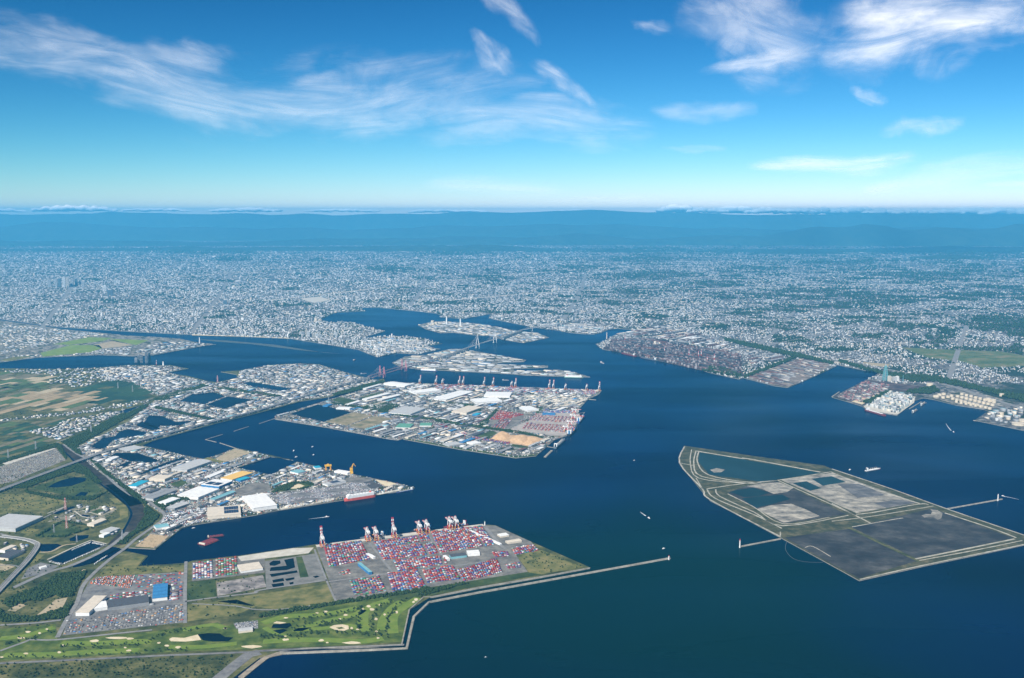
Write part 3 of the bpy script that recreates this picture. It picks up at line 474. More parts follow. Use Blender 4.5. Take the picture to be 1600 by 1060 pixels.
# ---- hills and mountain ranges, real relief with depth
def ridge(y0, depth, xs, hs, seed, name='mountains', n=150, m=12, var=.35):
    b = MB(); vs = []; fs = []
    x0, x1 = xs[0], xs[-1]
    for i in range(n + 1):
        x = x0 + (x1 - x0) * i / n; h = np.interp(x, xs, hs)
        for j in range(m + 1):
            t = j / m; y = y0 + (t - .5) * depth
            f = math.sin(math.pi * t) ** .8 if 0 < t < 1 else 0
            nz = noise.fractal(Vector((x / 5200 + seed, y / 5200, seed)), 1, 2, 6)
            vs.append((x, y + 900 * math.sin(x / 9000 + seed), LZ - .5 + max(0, f * h * (1 + var * nz * 2))))
    for i in range(n):
        for j in range(m):
            a = i * (m + 1) + j; fs.append((a, a + m + 1, a + m + 2, a + 1))
    b.add(vs, fs); return tag(b.build(name, HILL, smooth=True), kind='structure')
km = 1000
ridge(79 * km, 7 * km, [-62 * km, -45 * km, -36 * km, -31 * km, -25 * km, -10 * km, -4 * km, 2 * km, 12 * km, 22 * km, 34 * km, 62 * km], [1600, 1680, 1800, 1880, 1700, 1620, 1760, 1860, 1720, 1680, 1660, 1640], 1.3, var=.06)
ridge(67 * km, 8 * km, [-55 * km, -38 * km, -30 * km, -24 * km, -12 * km, -4 * km, 6 * km, 12 * km, 24 * km, 36 * km, 55 * km], [800, 900, 1050, 800, 650, 860, 1020, 700, 760, 800, 700], 4.1, var=.16)
ridge(57 * km, 6 * km, [-48 * km, -30 * km, -18 * km, -8 * km, 0, 8 * km, 14 * km, 22 * km, 30 * km, 48 * km], [160, 260, 120, 240, 470, 330, 560, 760, 800, 700], 7.7, var=.35)
ridge(48 * km, 4.5 * km, [-42 * km, -24 * km, -14 * km, -8 * km, -5 * km, -2 * km, 2 * km, 8 * km, 16 * km, 30 * km, 42 * km], [30, 10, 60, 120, 330, 270, 30, 0, 90, 230, 200], 9.2, var=.5)
for cx, cy, hw, hd, hh, sd in ((755, 379, 70, 2600, 260, 3), (640, 386, 50, 2200, 130, 5), (980, 394, 60, 2400, 110, 8), (300, 388, 60, 2000, 110, 12), (1250, 396, 70, 2200, 120, 14), (1480, 402, 60, 2000, 110, 16), (120, 384, 50, 2200, 120, 18), (460, 384, 45, 1800, 120, 21)):
    c = W(cx, cy); ridge(c.y, hd, [c.x - hw * 30, c.x - hw * 12, c.x, c.x + hw * 14, c.x + hw * 30], [0, hh * .7, hh, hh * .6, 0], sd, 'hill', 40, 8)
# ---- air: one closed box of even haze round camera, ground and mountains
hb = MB(); hb.box((0, 38500, 1052), (156000, 93000, 2146)); hz = hb.build('haze', P['white'])
hm = bpy.data.materials.new('haze_air'); hm.use_nodes = True; nt = hm.node_tree
for nd in list(nt.nodes):
    if nd.type != 'OUTPUT_MATERIAL': nt.nodes.remove(nd)
pv = nt.nodes.new('ShaderNodeVolumePrincipled'); pv.inputs['Color'].default_value = (.11, .585, 1.0, 1); pv.inputs['Density'].default_value = 2.1e-5; pv.inputs['Anisotropy'].default_value = 0.0
nt.links.new(pv.outputs[0], [n for n in nt.nodes if n.type == 'OUTPUT_MATERIAL'][0].inputs['Volume'])
hz.data.materials.clear(); hz.data.materials.append(hm); tag(hz, kind='stuff')
# ---- cirrus sheets high above the haze
def cirrus_mat(dens, seed, su, sv, hard):
    m = bpy.data.materials.new('cirrus_%d' % seed); m.use_nodes = True; n = m.node_tree; L = n.links.new
    for nd in list(n.nodes):
        if nd.type != 'OUTPUT_MATERIAL': n.nodes.remove(nd)
    out = [x for x in n.nodes if x.type == 'OUTPUT_MATERIAL'][0]
    def M(op, a, b=None):
        k = n.nodes.new('ShaderNodeMath'); k.operation = op; k.use_clamp = False
        for i, v in enumerate((a, b)):
            if v is None: continue
            if isinstance(v, (int, float)): k.inputs[i].default_value = v
            else: L(v, k.inputs[i])
        return k.outputs[0]
    uv = n.nodes.new('ShaderNodeUVMap'); uv.uv_map = 'uv'; un = n.nodes.new('ShaderNodeUVMap'); un.uv_map = 'uvn'
    mp = n.nodes.new('ShaderNodeMapping'); mp.inputs['Scale'].default_value = (su, sv, 1); mp.inputs['Location'].default_value = (seed * 3.7, seed * 1.3, 0); mp.inputs['Rotation'].default_value = (0, 0, .35); L(uv.outputs[0], mp.inputs[0])
    t = n.nodes.new('ShaderNodeTexNoise'); t.inputs['Scale'].default_value = 1.0; t.inputs['Detail'].default_value = 9; t.inputs['Roughness'].default_value = .6; t.inputs['Distortion'].default_value = .9; L(mp.outputs[0], t.inputs['Vector'])
    mp2 = n.nodes.new('ShaderNodeMapping'); mp2.inputs['Scale'].default_value = (su * .55, sv * .55, 1); mp2.inputs['Location'].default_value = (seed * 2.1, 0, 0); L(uv.outputs[0], mp2.inputs[0])
    t2 = n.nodes.new('ShaderNodeTexNoise'); t2.inputs['Scale'].default_value = 1.0; t2.inputs['Detail'].default_value = 4; L(mp2.outputs[0], t2.inputs['Vector'])
    mp3 = n.nodes.new('ShaderNodeMapping'); mp3.inputs['Scale'].default_value = (su * .55, sv * 1.7, 1); mp3.inputs['Rotation'].default_value = (0, 0, -.25); mp3.inputs['Location'].default_value = (0, seed * 5.1, 0); L(uv.outputs[0], mp3.inputs[0])
    t3 = n.nodes.new('ShaderNodeTexNoise'); t3.inputs['Scale'].default_value = 1.0; t3.inputs['Detail'].default_value = 8; t3.inputs['Roughness'].default_value = .62; t3.inputs['Distortion'].default_value = 1.0; L(mp3.outputs[0], t3.inputs['Vector'])
    def SS(x, lo, hi):
        mr = n.nodes.new('ShaderNodeMapRange'); mr.interpolation_type = 'SMOOTHSTEP'; mr.inputs[1].default_value = lo; mr.inputs[2].default_value = hi; L(x, mr.inputs[0]); return mr.outputs[0]
    sp = n.nodes.new('ShaderNodeSeparateXYZ'); L(un.outputs[0], sp.inputs[0])
    c1 = n.nodes.new('ShaderNodeSeparateColor'); L(t.outputs['Color'], c1.inputs[0]); c2 = n.nodes.new('ShaderNodeSeparateColor'); L(t2.outputs['Color'], c2.inputs[0])
    ux = M('SUBTRACT', M('MULTIPLY', sp.outputs[0], 2.0), 1.0)
    # outline warped by two noises, so no edge follows the sheet's own shape
    vv = M('ABSOLUTE', M('ADD', M('MULTIPLY', sp.outputs[1], 1.25), M('ADD', M('MULTIPLY', M('SUBTRACT', c2.outputs[0], .5), 2.6), M('MULTIPLY', M('SUBTRACT', c1.outputs[0], .5), hard * .55))))
    uu = M('ABSOLUTE', M('ADD', ux, M('ADD', M('MULTIPLY', M('SUBTRACT', c2.outputs[1], .5), 1.3), M('MULTIPLY', M('SUBTRACT', c1.outputs[1], .5), .8))))
    fall = M('MULTIPLY', SS(vv, 1.0, .05), SS(uu, 1.0, .35))
    win = M('MULTIPLY', SS(M('ABSOLUTE', sp.outputs[1]), 1.0, .72), SS(M('ABSOLUTE', ux), 1.0, .82))
    tex = M('ADD', M('MULTIPLY', SS(t3.outputs[0], .26, .80), .78), .22)
    al = M('MULTIPLY', M('MULTIPLY', M('MULTIPLY', fall, tex), win), dens * 1.25)
    al = M('MINIMUM', al, .96)
    tr = n.nodes.new('ShaderNodeBsdfTransparent'); tl = n.nodes.new('ShaderNodeBsdfTranslucent'); df = n.nodes.new('ShaderNodeBsdfDiffuse')
    tl.inputs[0].default_value = (.92, .93, .95, 1); df.inputs[0].default_value = (.92, .93, .95, 1)
    m1 = n.nodes.new('ShaderNodeMixShader'); m1.inputs[0].default_value = .85; L(df.outputs[0], m1.inputs[1]); L(tl.outputs[0], m1.inputs[2])
    m2 = n.nodes.new('ShaderNodeMixShader'); L(al, m2.inputs[0]); L(tr.outputs[0], m2.inputs[1]); L(m1.outputs[0], m2.inputs[2]); L(m2.outputs[0], out.inputs['Surface'])
    return m
CN = [0]
def cirrus(spine, label, dens=.8, alt=9000, su=1.0, sv=1.0, hard=2.2):
    """spine: (px, py, half-width px) along the streak, laid on a level sheet at the cloud's altitude"""
    CN[0] += 1; ln = math.hypot(spine[-1][0] - spine[0][0], spine[-1][1] - spine[0][1]); ff = min(max(250 / ln, 1), 3.0); su *= ff ** .6; sv *= ff ** .5; dens *= .54 if ln > 250 else .42; sp = [Vector(s) for s in spine]; sp = smooth_line(sp, 8); n = len(sp); K = 12; me = bpy.data.meshes.new('cirrus_cloud'); vs = []; fs = []; uv = []; un = []
    acc = 0.0
    for i, p in enumerate(sp):
        a, c = sp[max(i - 1, 0)], sp[min(i + 1, n - 1)]; d = Vector((c.x - a.x, c.y - a.y)).normalized(); nr = Vector((-d.y, d.x))
        if i: acc += (Vector((p.x, p.y)) - Vector((sp[i - 1].x, sp[i - 1].y))).length
        for k in range(K + 1):
            v = 2 * k / K - 1; hw = p.z * (1.7 if ln > 250 else 1.15); x, y = p.x + nr.x * v * hw, min(p.y + nr.y * v * hw, 318)
            q = W(x, y, alt); q.z += 120 * math.sin(q.x / 4000 + CN[0]) * math.sin(q.y / 9000); vs.append(q); uv.append((acc / 60, v * hw / 60)); un.append((i / (n - 1), v))
    for i in range(n - 1):
        for k in range(K):
            a = i * (K + 1) + k; fs.append((a, a + 1, a + K + 2, a + K + 1))
    me.from_pydata(vs, [], fs)
    for nm, arr in (('uv', uv), ('uvn', un)):
        l = me.uv_layers.new(name=nm)
        l.data.foreach_set('uv', np.array([arr[lp.vertex_index] for lp in me.loops], np.float32).reshape(-1))
    me.materials.append(cirrus_mat(dens, CN[0], su, sv, hard)); o = bpy.data.objects.new('cirrus_cloud', me); link(o)
    return tag(o, label, 'cloud', 'wispy clouds high in the sky')
cirrus([(-140, 40, 26), (40, 75, 40), (180, 105, 48), (300, 140, 56), (430, 165, 54), (570, 160, 58), (700, 140, 44), (840, 110, 22)], 'long feathery cloud streak sweeping across the upper left sky', .60, su=.55, sv=1.3)
cirrus([(600, 195, 22), (720, 185, 42), (830, 185, 48), (930, 195, 34), (1040, 205, 16)], 'broad thin veil of cloud below the middle of the sky', .62, su=.5, sv=1.5)
cirrus([(1040, -10, 40), (1150, 30, 70), (1240, 60, 60), (1310, 70, 40)], 'large loose patch of cloud at the top right of centre', .72, su=.7, sv=.9, hard=2.6)
cirrus([(1085, 118, 8), (1150, 103, 18), (1220, 85, 26), (1290, 65, 20)], 'bright tongue of cloud under the loose top patch', 1.3, su=.6, sv=1.2)
cirrus([(1270, 60, 36), (1370, 55, 58), (1480, 35, 56), (1600, 20, 48), (1700, 0, 40)], 'thick white cloud bank in the top right corner', 1.35, su=.5, sv=.9, hard=1.8)
cirrus([(735, -40, 14), (775, 0, 24), (810, 35, 22), (850, 75, 8)], 'small slanting cloud wisp at the top edge of the sky', .78, su=.8)
cirrus([(735, 40, 8), (758, 70, 20), (775, 90, 26), (805, 125, 10)], 'small frayed cloud tuft just below the slanting wisp', .68, su=.9)
cirrus([(820, 85, 8), (855, 112, 24), (885, 132, 22), (935, 170, 8)], 'small bright cloud tuft in the middle of the upper sky', .85, su=.8)
cirrus([(980, 38, 8), (1020, 45, 16), (1060, 55, 10)], 'faint little cloud smear left of the top right patch', .5)
cirrus([(1325, 140, 7), (1355, 149, 14), (1390, 162, 9)], 'tiny isolated cloud puff under the corner cloud bank', .75)
cirrus([(1365, 205, 8), (1430, 196, 22), (1515, 190, 14)], 'small oval cloud low in the right part of the sky', .72)
cirrus([(1010, 172, 8), (1090, 177, 22), (1190, 170, 12)], 'thin flat cloud smear right of the middle veil', .55, su=.6)
cirrus([(1160, 256, 5), (1260, 259, 13), (1360, 255, 16), (1470, 243, 9)], 'long flat white cloud sliver above the right horizon', 1.2, alt=6500, su=.5, sv=2.0)
cirrus([(1340, 296, 7), (1450, 278, 20), (1560, 262, 20), (1700, 250, 12)], 'pale blurred cloud band at the right edge of the sky', .50, alt=6500, su=.4, sv=1.6)
cirrus([(640, 288, 6), (770, 291, 16), (910, 293, 7)], 'soft flat cloud low over the middle of the horizon', .60, alt=5000, su=.4, sv=2.0)
cirrus([(840, 312, 4), (960, 311, 9), (1060, 308, 5)], 'faint cloud line just above the horizon right of centre', .5, alt=4200, su=.4, sv=2.4)
cirrus([(1030, 234, 4), (1080, 234, 9), (1140, 234, 5)], 'short faint cloud dash in the middle of the sky', .5, alt=6500, sv=2.0)
cirrus([(1520, 290, 4), (1580, 287, 9), (1660, 284, 6)], 'short white cloud dash at the right edge near the horizon', .6, alt=5500, sv=2.0)
# ---- cumulus row beyond the mountains, outside the haze box
CUM = bpy.data.materials.new('cumulus_white'); CUM.use_nodes = True; _n = CUM.node_tree
_n.nodes.remove(_n.nodes['Principled BSDF']); _d = _n.nodes.new('ShaderNodeBsdfDiffuse'); _t = _n.nodes.new('ShaderNodeBsdfTranslucent'); _x = _n.nodes.new('ShaderNodeMixShader'); _x.inputs[0].default_value = .35
for _q in (_d, _t): _q.inputs[0].default_value = (.93, .94, .95, 1)
_n.links.new(_d.outputs[0], _x.inputs[1]); _n.links.new(_t.outputs[0], _x.inputs[2]); _n.links.new(_x.outputs[0], [q for q in _n.nodes if q.type == 'OUTPUT_MATERIAL'][0].inputs[0])
def ordn(i): return '%d%s' % (i, 'th' if 10 <= i % 100 <= 20 else {1: 'st', 2: 'nd', 3: 'rd'}.get(i % 10, 'th'))
def cumulus(x0, x1, base, top, label, seed):
    rnd = random.Random(seed); b = bmesh.new(); D = 92000 + rnd.uniform(0, 7000)
    def at(px, py): # point at depth D
        dx = (px - 800) / F; dy = -(py - 530) / F; d = Vector((dx, CT + dy * ST, -ST + dy * CT)); return d * (D / d.y) + Vector((0, 0, CAMH))
    n = max(5, int((x1 - x0) / 4.5))
    for i in range(n):
        t = (i + rnd.random()) / n; px = x0 + (x1 - x0) * t; prof = (1 - abs(2 * t - 1) ** 2.2) * rnd.uniform(.35, 1); c = at(px, base - (base - top) * (.15 + prof * .35))
        r = (base - top) * D / F * (.30 + .32 * prof)
        mt = Matrix.Translation(c) @ Matrix.Diagonal((rnd.uniform(1.2, 2.0) if base - top > 7 else rnd.uniform(2.6, 3.6), 1.3, .8, 1))
        bmesh.ops.create_icosphere(b, subdivisions=3, radius=r, matrix=mt)
    for v in b.verts:
        q = v.co / 420; v.co += Vector((noise.fractal(q, 1, 2, 4), noise.fractal(q + Vector((9, 0, 0)), 1, 2, 4), noise.fractal(q + Vector((0, 7, 0)), 1, 2, 4))) * 85
    me = bpy.data.meshes.new('cumulus_cloud'); b.to_mesh(me); b.free(); me.materials.append(CUM); me.polygons.foreach_set('use_smooth', [True] * len(me.polygons))
    return tag(link(bpy.data.objects.new('cumulus_cloud', me)), label, 'cloud', 'puffy clouds along the horizon')
ROW = []
for i in range(13):
    x0 = 1035 + i * 46; bs = 332 + 5.0 * (x0 - 1035) / 560; ROW.append((x0 - 8, x0 + 56, bs, bs - random.Random(i).uniform(8, 14) - (3 if i > 9 else 0), 'puffy white cloud in the right horizon row, %s from its left end' % ordn(i + 1)))
ROW += [(860, 970, 333, 327, 'thin puffy cloud over the middle of the horizon'), (640, 760, 332, 326, 'thin puffy cloud left of the middle of the horizon'), (480, 590, 331, 326, 'very thin puffy cloud right of the left mountains'), (330, 440, 331, 324, 'small puffy cloud over the left mountains'), (190, 300, 330, 325, 'thin low cloud right of the bright far left cumulus'), (50, 180, 330, 320, 'bright little cumulus over the mountains at the far left'), (-60, 40, 331, 325, 'thin cloud cut off by the left picture edge')]
for i, (a, b_, bs, tp, l) in enumerate(ROW): cumulus(a, b_, bs, tp, l, i)
# ================================================================ THINGS
def ordn(i): return '%d%s' % (i, 'th' if 10 <= i % 100 <= 20 else {1: 'st', 2: 'nd', 3: 'rd'}.get(i % 10, 'th'))
# ---------------------------------------------------------------- buildings
UM = {}
def unit(kind, m):
    k = (kind, m)
    if k in UM: return UM[k]
    b = MB()
    if kind == 'wall': b.add([(-.5, -.5, 0), (.5, -.5, 0), (.5, .5, 0), (-.5, .5, 0), (-.5, -.5, 1), (.5, -.5, 1), (.5, .5, 1), (-.5, .5, 1)], [(0, 1, 5, 4), (1, 2, 6, 5), (2, 3, 7, 6), (3, 0, 4, 7), (4, 5, 6, 7)])
    elif kind == 'flat':
        b.box((0, 0, 1.02), (1.01, 1.01, .10)); b.box((0, 0, 1.085), (.97, .95, .03))
    elif kind == 'units':
        for x, y, w, d in ((-.32, .2, .1, .12), (.1, -.15, .08, .2), (.3, .25, .14, .1), (.02, .3, .06, .1)): b.box((x, y, 1.17), (w, d, .14))
    elif kind in ('gable', 'multi', 'arch'):
        n = {'gable': 1, 'multi': 4, 'arch': 1}[kind]
        for i in range(n):
            y0 = -.51 + 1.02 * i / n; y1 = -.51 + 1.02 * (i + 1) / n
            if kind == 'arch': pr = [(y0 + (y1 - y0) * t / 8, 1.0 + .34 * math.sin(math.pi * t / 8)) for t in range(9)]
            else: pr = [(y0, 1.0), ((y0 + y1) / 2, 1.24 if n == 1 else 1.13), (y1, 1.0)]
            L = [(-.51, y, z) for y, z in pr]; Q = [(.51, y, z) for y, z in pr]; k2 = len(pr)
            b.add(L + Q, [(j, k2 + j, k2 + j + 1, j + 1) for j in range(k2 - 1)] + [tuple(range(k2)), tuple(range(2 * k2 - 1, k2 - 1, -1))])
        if kind == 'gable': b.box((0, 0, 1.26), (.8, .05, .06))
    UM[k] = b.mesh(kind, P[m]); return UM[k]
CN_ = dict(white='white', cream='cream', lgrey='pale grey', grey='mid grey', dgrey='dark slate', blue='blue', teal='pale teal', cyan='bright cyan', yellow='yellow', brown='rust brown', green='green', navy='navy')
TN_ = dict(flat='flat-roofed', gable='gabled', multi='multi-ridged', arch='barrel-roofed')
BL = []
def bld(A, B, Cc, h, typ, roof, wall='lgrey', label=None, solar=None):
    """rectangle from two base-line pixels A, B and a third pixel on the far side; hand-measured building"""
    a, b, c = W(*A, LZ), W(*B, LZ), W(*Cc, LZ); d = b - a; w = d.length; d.normalize(); e = Vector((-d.y, d.x, 0)); dp = (c - a).dot(e)
    if abs(dp) < 15: dp = 15 if dp >= 0 else -15
    ctr = (a + b) / 2 + e * dp / 2; rot = math.atan2(d.y, d.x)
    exclude([a, b, b + e * dp, a + e * dp])
    o = bpy.data.objects.new('warehouse', unit('wall', wall)); o.location = (ctr.x, ctr.y, LZ + .3); o.rotation_euler = (0, 0, rot); o.scale = (w, abs(dp), h); link(o)
    r = bpy.data.objects.new('roof', unit(typ, roof)); link(r, o)
    if solar:
        for i in range(solar):
            for j in range(2):
                s = MB(); s.box((solar_x0 + (i + .5) * (.44 / solar), -.20 + j * .40, 1.16 if typ != 'gable' else 1.3), (.40 / solar, .34, .03)); q = s.build('solar_panel', P['navy'], o)
    return tag(o, label, 'warehouse', 'warehouses and sheds')
solar_x0 = .0
bld(*V('q', 282, 550, 465, 524, 225, 452), 22, 'flat', 'white', 'white', 'huge plain white warehouse at the quay of the triangular pier')
bld(*V('p', 1085, 718, 1392, 692, 1045, 640), 18, 'flat', 'cream', 'cream', 'cream warehouse with dark solar panels beside the huge white one', 6)
bld(*V('p', 1312, 372, 1505, 306, 1222, 350), 14, 'flat', 'yellow', 'white', 'wide warehouse with a yellow roof in the middle of the triangular pier')
solar_x0 = -.40
bld(*V('p', 1192, 440, 1312, 390, 1065, 405), 18, 'flat', 'white', 'blue', 'blue-walled shed with solar panels next to the yellow roof', 6)
bld(*V('p', 1000, 540, 1190, 462, 872, 490), 18, 'multi', 'white', 'white', 'white multi-ridged factory in front of the blue-walled solar shed')
bld(*V('p', 897, 287, 1122, 205, 812, 250), 20, 'arch', 'lgrey', 'lgrey', 'long pale barrel-roofed shed on the north side of the triangular pier')
bld(*V('p', 587, 550, 800, 468, 515, 522), 16, 'gable', 'grey', 'lgrey', 'long grey gabled warehouse nearest the river road bend')
bld(*V('p', 432, 434, 550, 382, 395, 412), 14, 'flat', 'cyan', 'white', 'warehouse with a bright cyan roof beside the river road')
bld(*V('p', 692, 374, 768, 340, 590, 345), 18, 'flat', 'cream', 'cream', 'cream block behind the cyan roofed warehouse')
bld(*V('p', 782, 637, 922, 588, 735, 615), 14, 'gable', 'lgrey', 'grey', 'pale gabled shed below the small white office')
bld(*V('p', 702, 592, 835, 543, 660, 570), 14, 'flat', 'white', 'white', 'small white flat office block among dark trees on the triangular pier')
bld(*V('p', 1152, 557, 1345, 482, 1125, 541), 14, 'gable', 'teal', 'lgrey', 'pale teal gabled shed behind the cream solar warehouse')
bld(*V('p', 1110, 345, 1238, 292, 1085, 330), 12, 'gable', 'white', 'white', 'narrow white gabled shed left of the yellow roof')
bld(*V('p', 1390, 375, 1480, 350, 1360, 360), 12, 'flat', 'cyan', 'blue', 'low cyan shed tucked in front of the yellow roof')
bld(*V('p', 200, 187, 272, 157, 178, 170), 14, 'gable', 'white', 'white', 'white gabled shed beside the first timber basin')
bld(*V('p', 345, 100, 505, 68, 265, 72), 7, 'flat', 'lgrey', 'grey', 'low broad grey platform shed just south of the expressway')
bld(*V('p', 615, 820, 735, 800, 605, 790), 14, 'gable', 'teal', 'white', 'lone pale teal shed near the timber yard by the river bridge')
solar_x0 = -.2
bld(*V('q', 860, 355, 1005, 322, 845, 335), 12, 'flat', 'lgrey', 'white', 'shed with solar panels beside the big car lot on the pier', 5)
bld(*V('q', 910, 245, 1015, 262, 935, 232), 12, 'flat', 'white', 'white', 'white shed on the north quay between the two yellow cranes')
bld(*V('q', 630, 262, 690, 245, 610, 235), 12, 'flat', 'teal', 'white', 'pale teal flat shed near the north quay of the triangular pier')
bld(*V('q', 765, 222, 812, 216, 745, 208), 12, 'flat', 'cyan', 'white', 'little cyan shed left of the yellow gantry')
bld(*V('a', 448, 692, 528, 692, 480, 592), 16, 'flat', 'cream', 'white', 'long cream warehouse at the west end of the near logistics yard')
bld(*V('a', 556, 668, 636, 655, 562, 630), 14, 'flat', 'white', 'white', 'small bright white warehouse right of the long cream one')
bld(*V('a', 640, 662, 882, 628, 640, 618), 16, 'flat', 'dgrey', 'grey', 'long dark slate warehouse in the near logistics yard')
bld(*V('a', 902, 608, 990, 598, 905, 525), 16, 'multi', 'blue', 'white', 'blue roofed warehouse in the near logistics yard')
bld(*V('t', 515, 527, 541, 522, 470, 440), 14, 'flat', 'teal', 'blue', 'pale blue office block inside the near container terminal')
bld(*V('t', 1340, 372, 1440, 365, 1335, 345), 14, 'flat', 'white', 'white', 'white terminal building behind the right container blocks')
bld(*V('t', 1200, 395, 1330, 380, 1195, 372), 12, 'flat', 'dgrey', 'teal', 'low dark roofed terminal office left of the white terminal building')
bld(*V('t', 550, 395, 570, 390, 540, 350), 10, 'gable', 'white', 'white', 'small white gate shed between the first two container blocks')
bld(*V('t', 1165, 412, 1190, 408, 1160, 378), 12, 'flat', 'white', 'white', 'white square shed left of the dark terminal office')
bld(*V('c', 685, 275, 697, 272, 588, 168), 8, 'flat', 'white', 'white', 'very long narrow white canopy at the right end of the terminal')
bld(*V('c', 735, 268, 815, 255, 722, 255), 9, 'gable', 'cream', 'cream', 'cream shed between the long canopy and the sea')
bld(*V('c', 690, 230, 740, 222, 680, 215), 9, 'flat', 'white', 'cream', 'small white shed near the terminal corner')
bld(*V('u', 185, 392, 512, 244, -90, 300), 20, 'flat', 'lgrey', 'lgrey', 'enormous pale grey distribution centre at the left picture edge')
bld(*V('u', 1112, 330, 1260, 270, 1090, 295), 14, 'arch', 'cream', 'cream', 'cream barrel-roofed shed in the meadow by the river bend')
bld(*V('u', 1228, 460, 1310, 425, 1200, 440), 12, 'flat', 'white', 'white', 'white flat shed on the spit beside the dark marina')
bld(*V('u', 1290, 420, 1420, 370, 1240, 380), 12, 'multi', 'lgrey', 'lgrey', 'grey multi-ridged shed behind the white one by the marina')
bld(*V('u', 100, 730, 290, 640, 10, 690), 14, 'multi', 'dgrey', 'cream', 'dark roofed works with cream walls inside the flyover bend')
bld(*V('u', 60, 640, 200, 580, 20, 620), 14, 'flat', 'cream', 'white', 'cream flat works building behind the dark roofed works')
bld(*V('u', 480, 835, 560, 815, 470, 820), 8, 'flat', 'white', 'white', 'small white clubhouse at the near end of the marina')
bld(*V('b', 275, 796, 360, 786, 272, 776), 9, 'gable', 'lgrey', 'cream', 'pale roofed golf clubhouse beside the pond')
sheet('parking_lot', V('b', 245, 742, 390, 722, 392, 772, 262, 775), LZ + 1.0, ASPH)
bld(*V('b', 290, 440, 420, 420, 280, 400), 10, 'flat', 'cream', 'white', 'pale flat shed beside the dark settling ponds')
bld(*V('r', 870, 112, 1010, 72, 855, 105), 14, 'gable', 'white', 'white', 'long white gabled shed at the north west corner of the island')
bld(*V('r', 1025, 68, 1215, 92, 1050, 42), 16, 'arch', 'white', 'white', 'large white barrel shed at the north west quay of the island')
bld(*V('r', 880, 210, 1090, 155, 850, 200), 16, 'gable', 'white', 'white', 'very long white gabled shed left of centre on the island')
bld(*V('r', 1010, 215, 1180, 170, 985, 205), 16, 'gable', 'white', 'lgrey', 'white gabled shed parallel to the very long one')
bld(*V('r', 715, 255, 830, 220, 700, 245), 12, 'flat', 'white', 'white', 'white flat shed beside the island meadow')
bld(*V('r', 1265, 345, 1400, 290, 1130, 305), 18, 'multi', 'lgrey', 'white', 'pale multi-ridged factory behind the island tree belt')
bld(*V('r', 1320, 155, 1540, 130, 1300, 130), 18, 'multi', 'white', 'white', 'wide white multi-ridged store behind the quay cranes')
bld(*V('s', 380, 250, 620, 235, 400, 210), 18, 'multi', 'white', 'white', 'broad bright white store in the middle of the island')
bld(*V('s', 450, 185, 690, 190, 500, 150), 18, 'flat', 'white', 'white', 'broad white flat store behind the middle island store')
bld(*V('s', 290, 348, 440, 295, 190, 320), 20, 'flat', 'cream', 'cream', 'cream walled hall ringed by trees on the island')
bld(*V('s', 100, 220, 350, 145, 60, 180), 14, 'gable', 'white', 'white', 'long white gabled store with a reddish neighbour on the island')
bld(*V('s', 390, 360, 430, 345, 370, 345), 12, 'flat', 'cyan', 'blue', 'small bright cyan shed below the cream hall on the island')
bld(*V('s', 855, 320, 960, 310, 850, 280), 14, 'flat', 'white', 'white', 'white blocky silo building above the box yard')
bld(*V('s', 990, 350, 1110, 352, 1000, 335), 8, 'flat', 'blue', 'blue', 'long low blue shed at the top of the box yard')
bld(*V('r', 1130, 455, 1260, 458, 1150, 420), 9, 'flat', 'green', 'white', 'left of two green roofed sheds on the island south shore')
bld(*V('r', 1345, 440, 1450, 440, 1380, 415), 9, 'flat', 'green', 'white', 'right of two green roofed sheds on the island south shore')
bld(*V('r', 600, 285, 720, 290, 610, 270), 10, 'flat', 'white', 'white', 'long low white shed behind the island basin')
bld(*V('r', 480, 262, 525, 265, 485, 242), 10, 'flat', 'blue', 'blue', 'little deep blue shed at the head of the island basin')
bld(*V('s', 350, 632, 430, 618, 370, 600), 12, 'flat', 'white', 'white', 'white flat store on the island south shore left of the orange heaps')
bld(*V('s', 130, 645, 250, 625, 120, 615), 10, 'flat', 'lgrey', 'lgrey', 'pale grey store on the island south shore')
WHT = ['white'] * 3 + ['lgrey'] * 4 + ['cream'] * 4 + ['grey'] * 7 + ['dgrey'] * 3 + ['teal', 'blue', 'brown']
PALB = ['white'] * 4 + ['lgrey'] * 4 + ['cream'] + ['grey'] * 3 + ['teal', 'green', 'blue', 'brown', 'dgrey', 'dgrey']
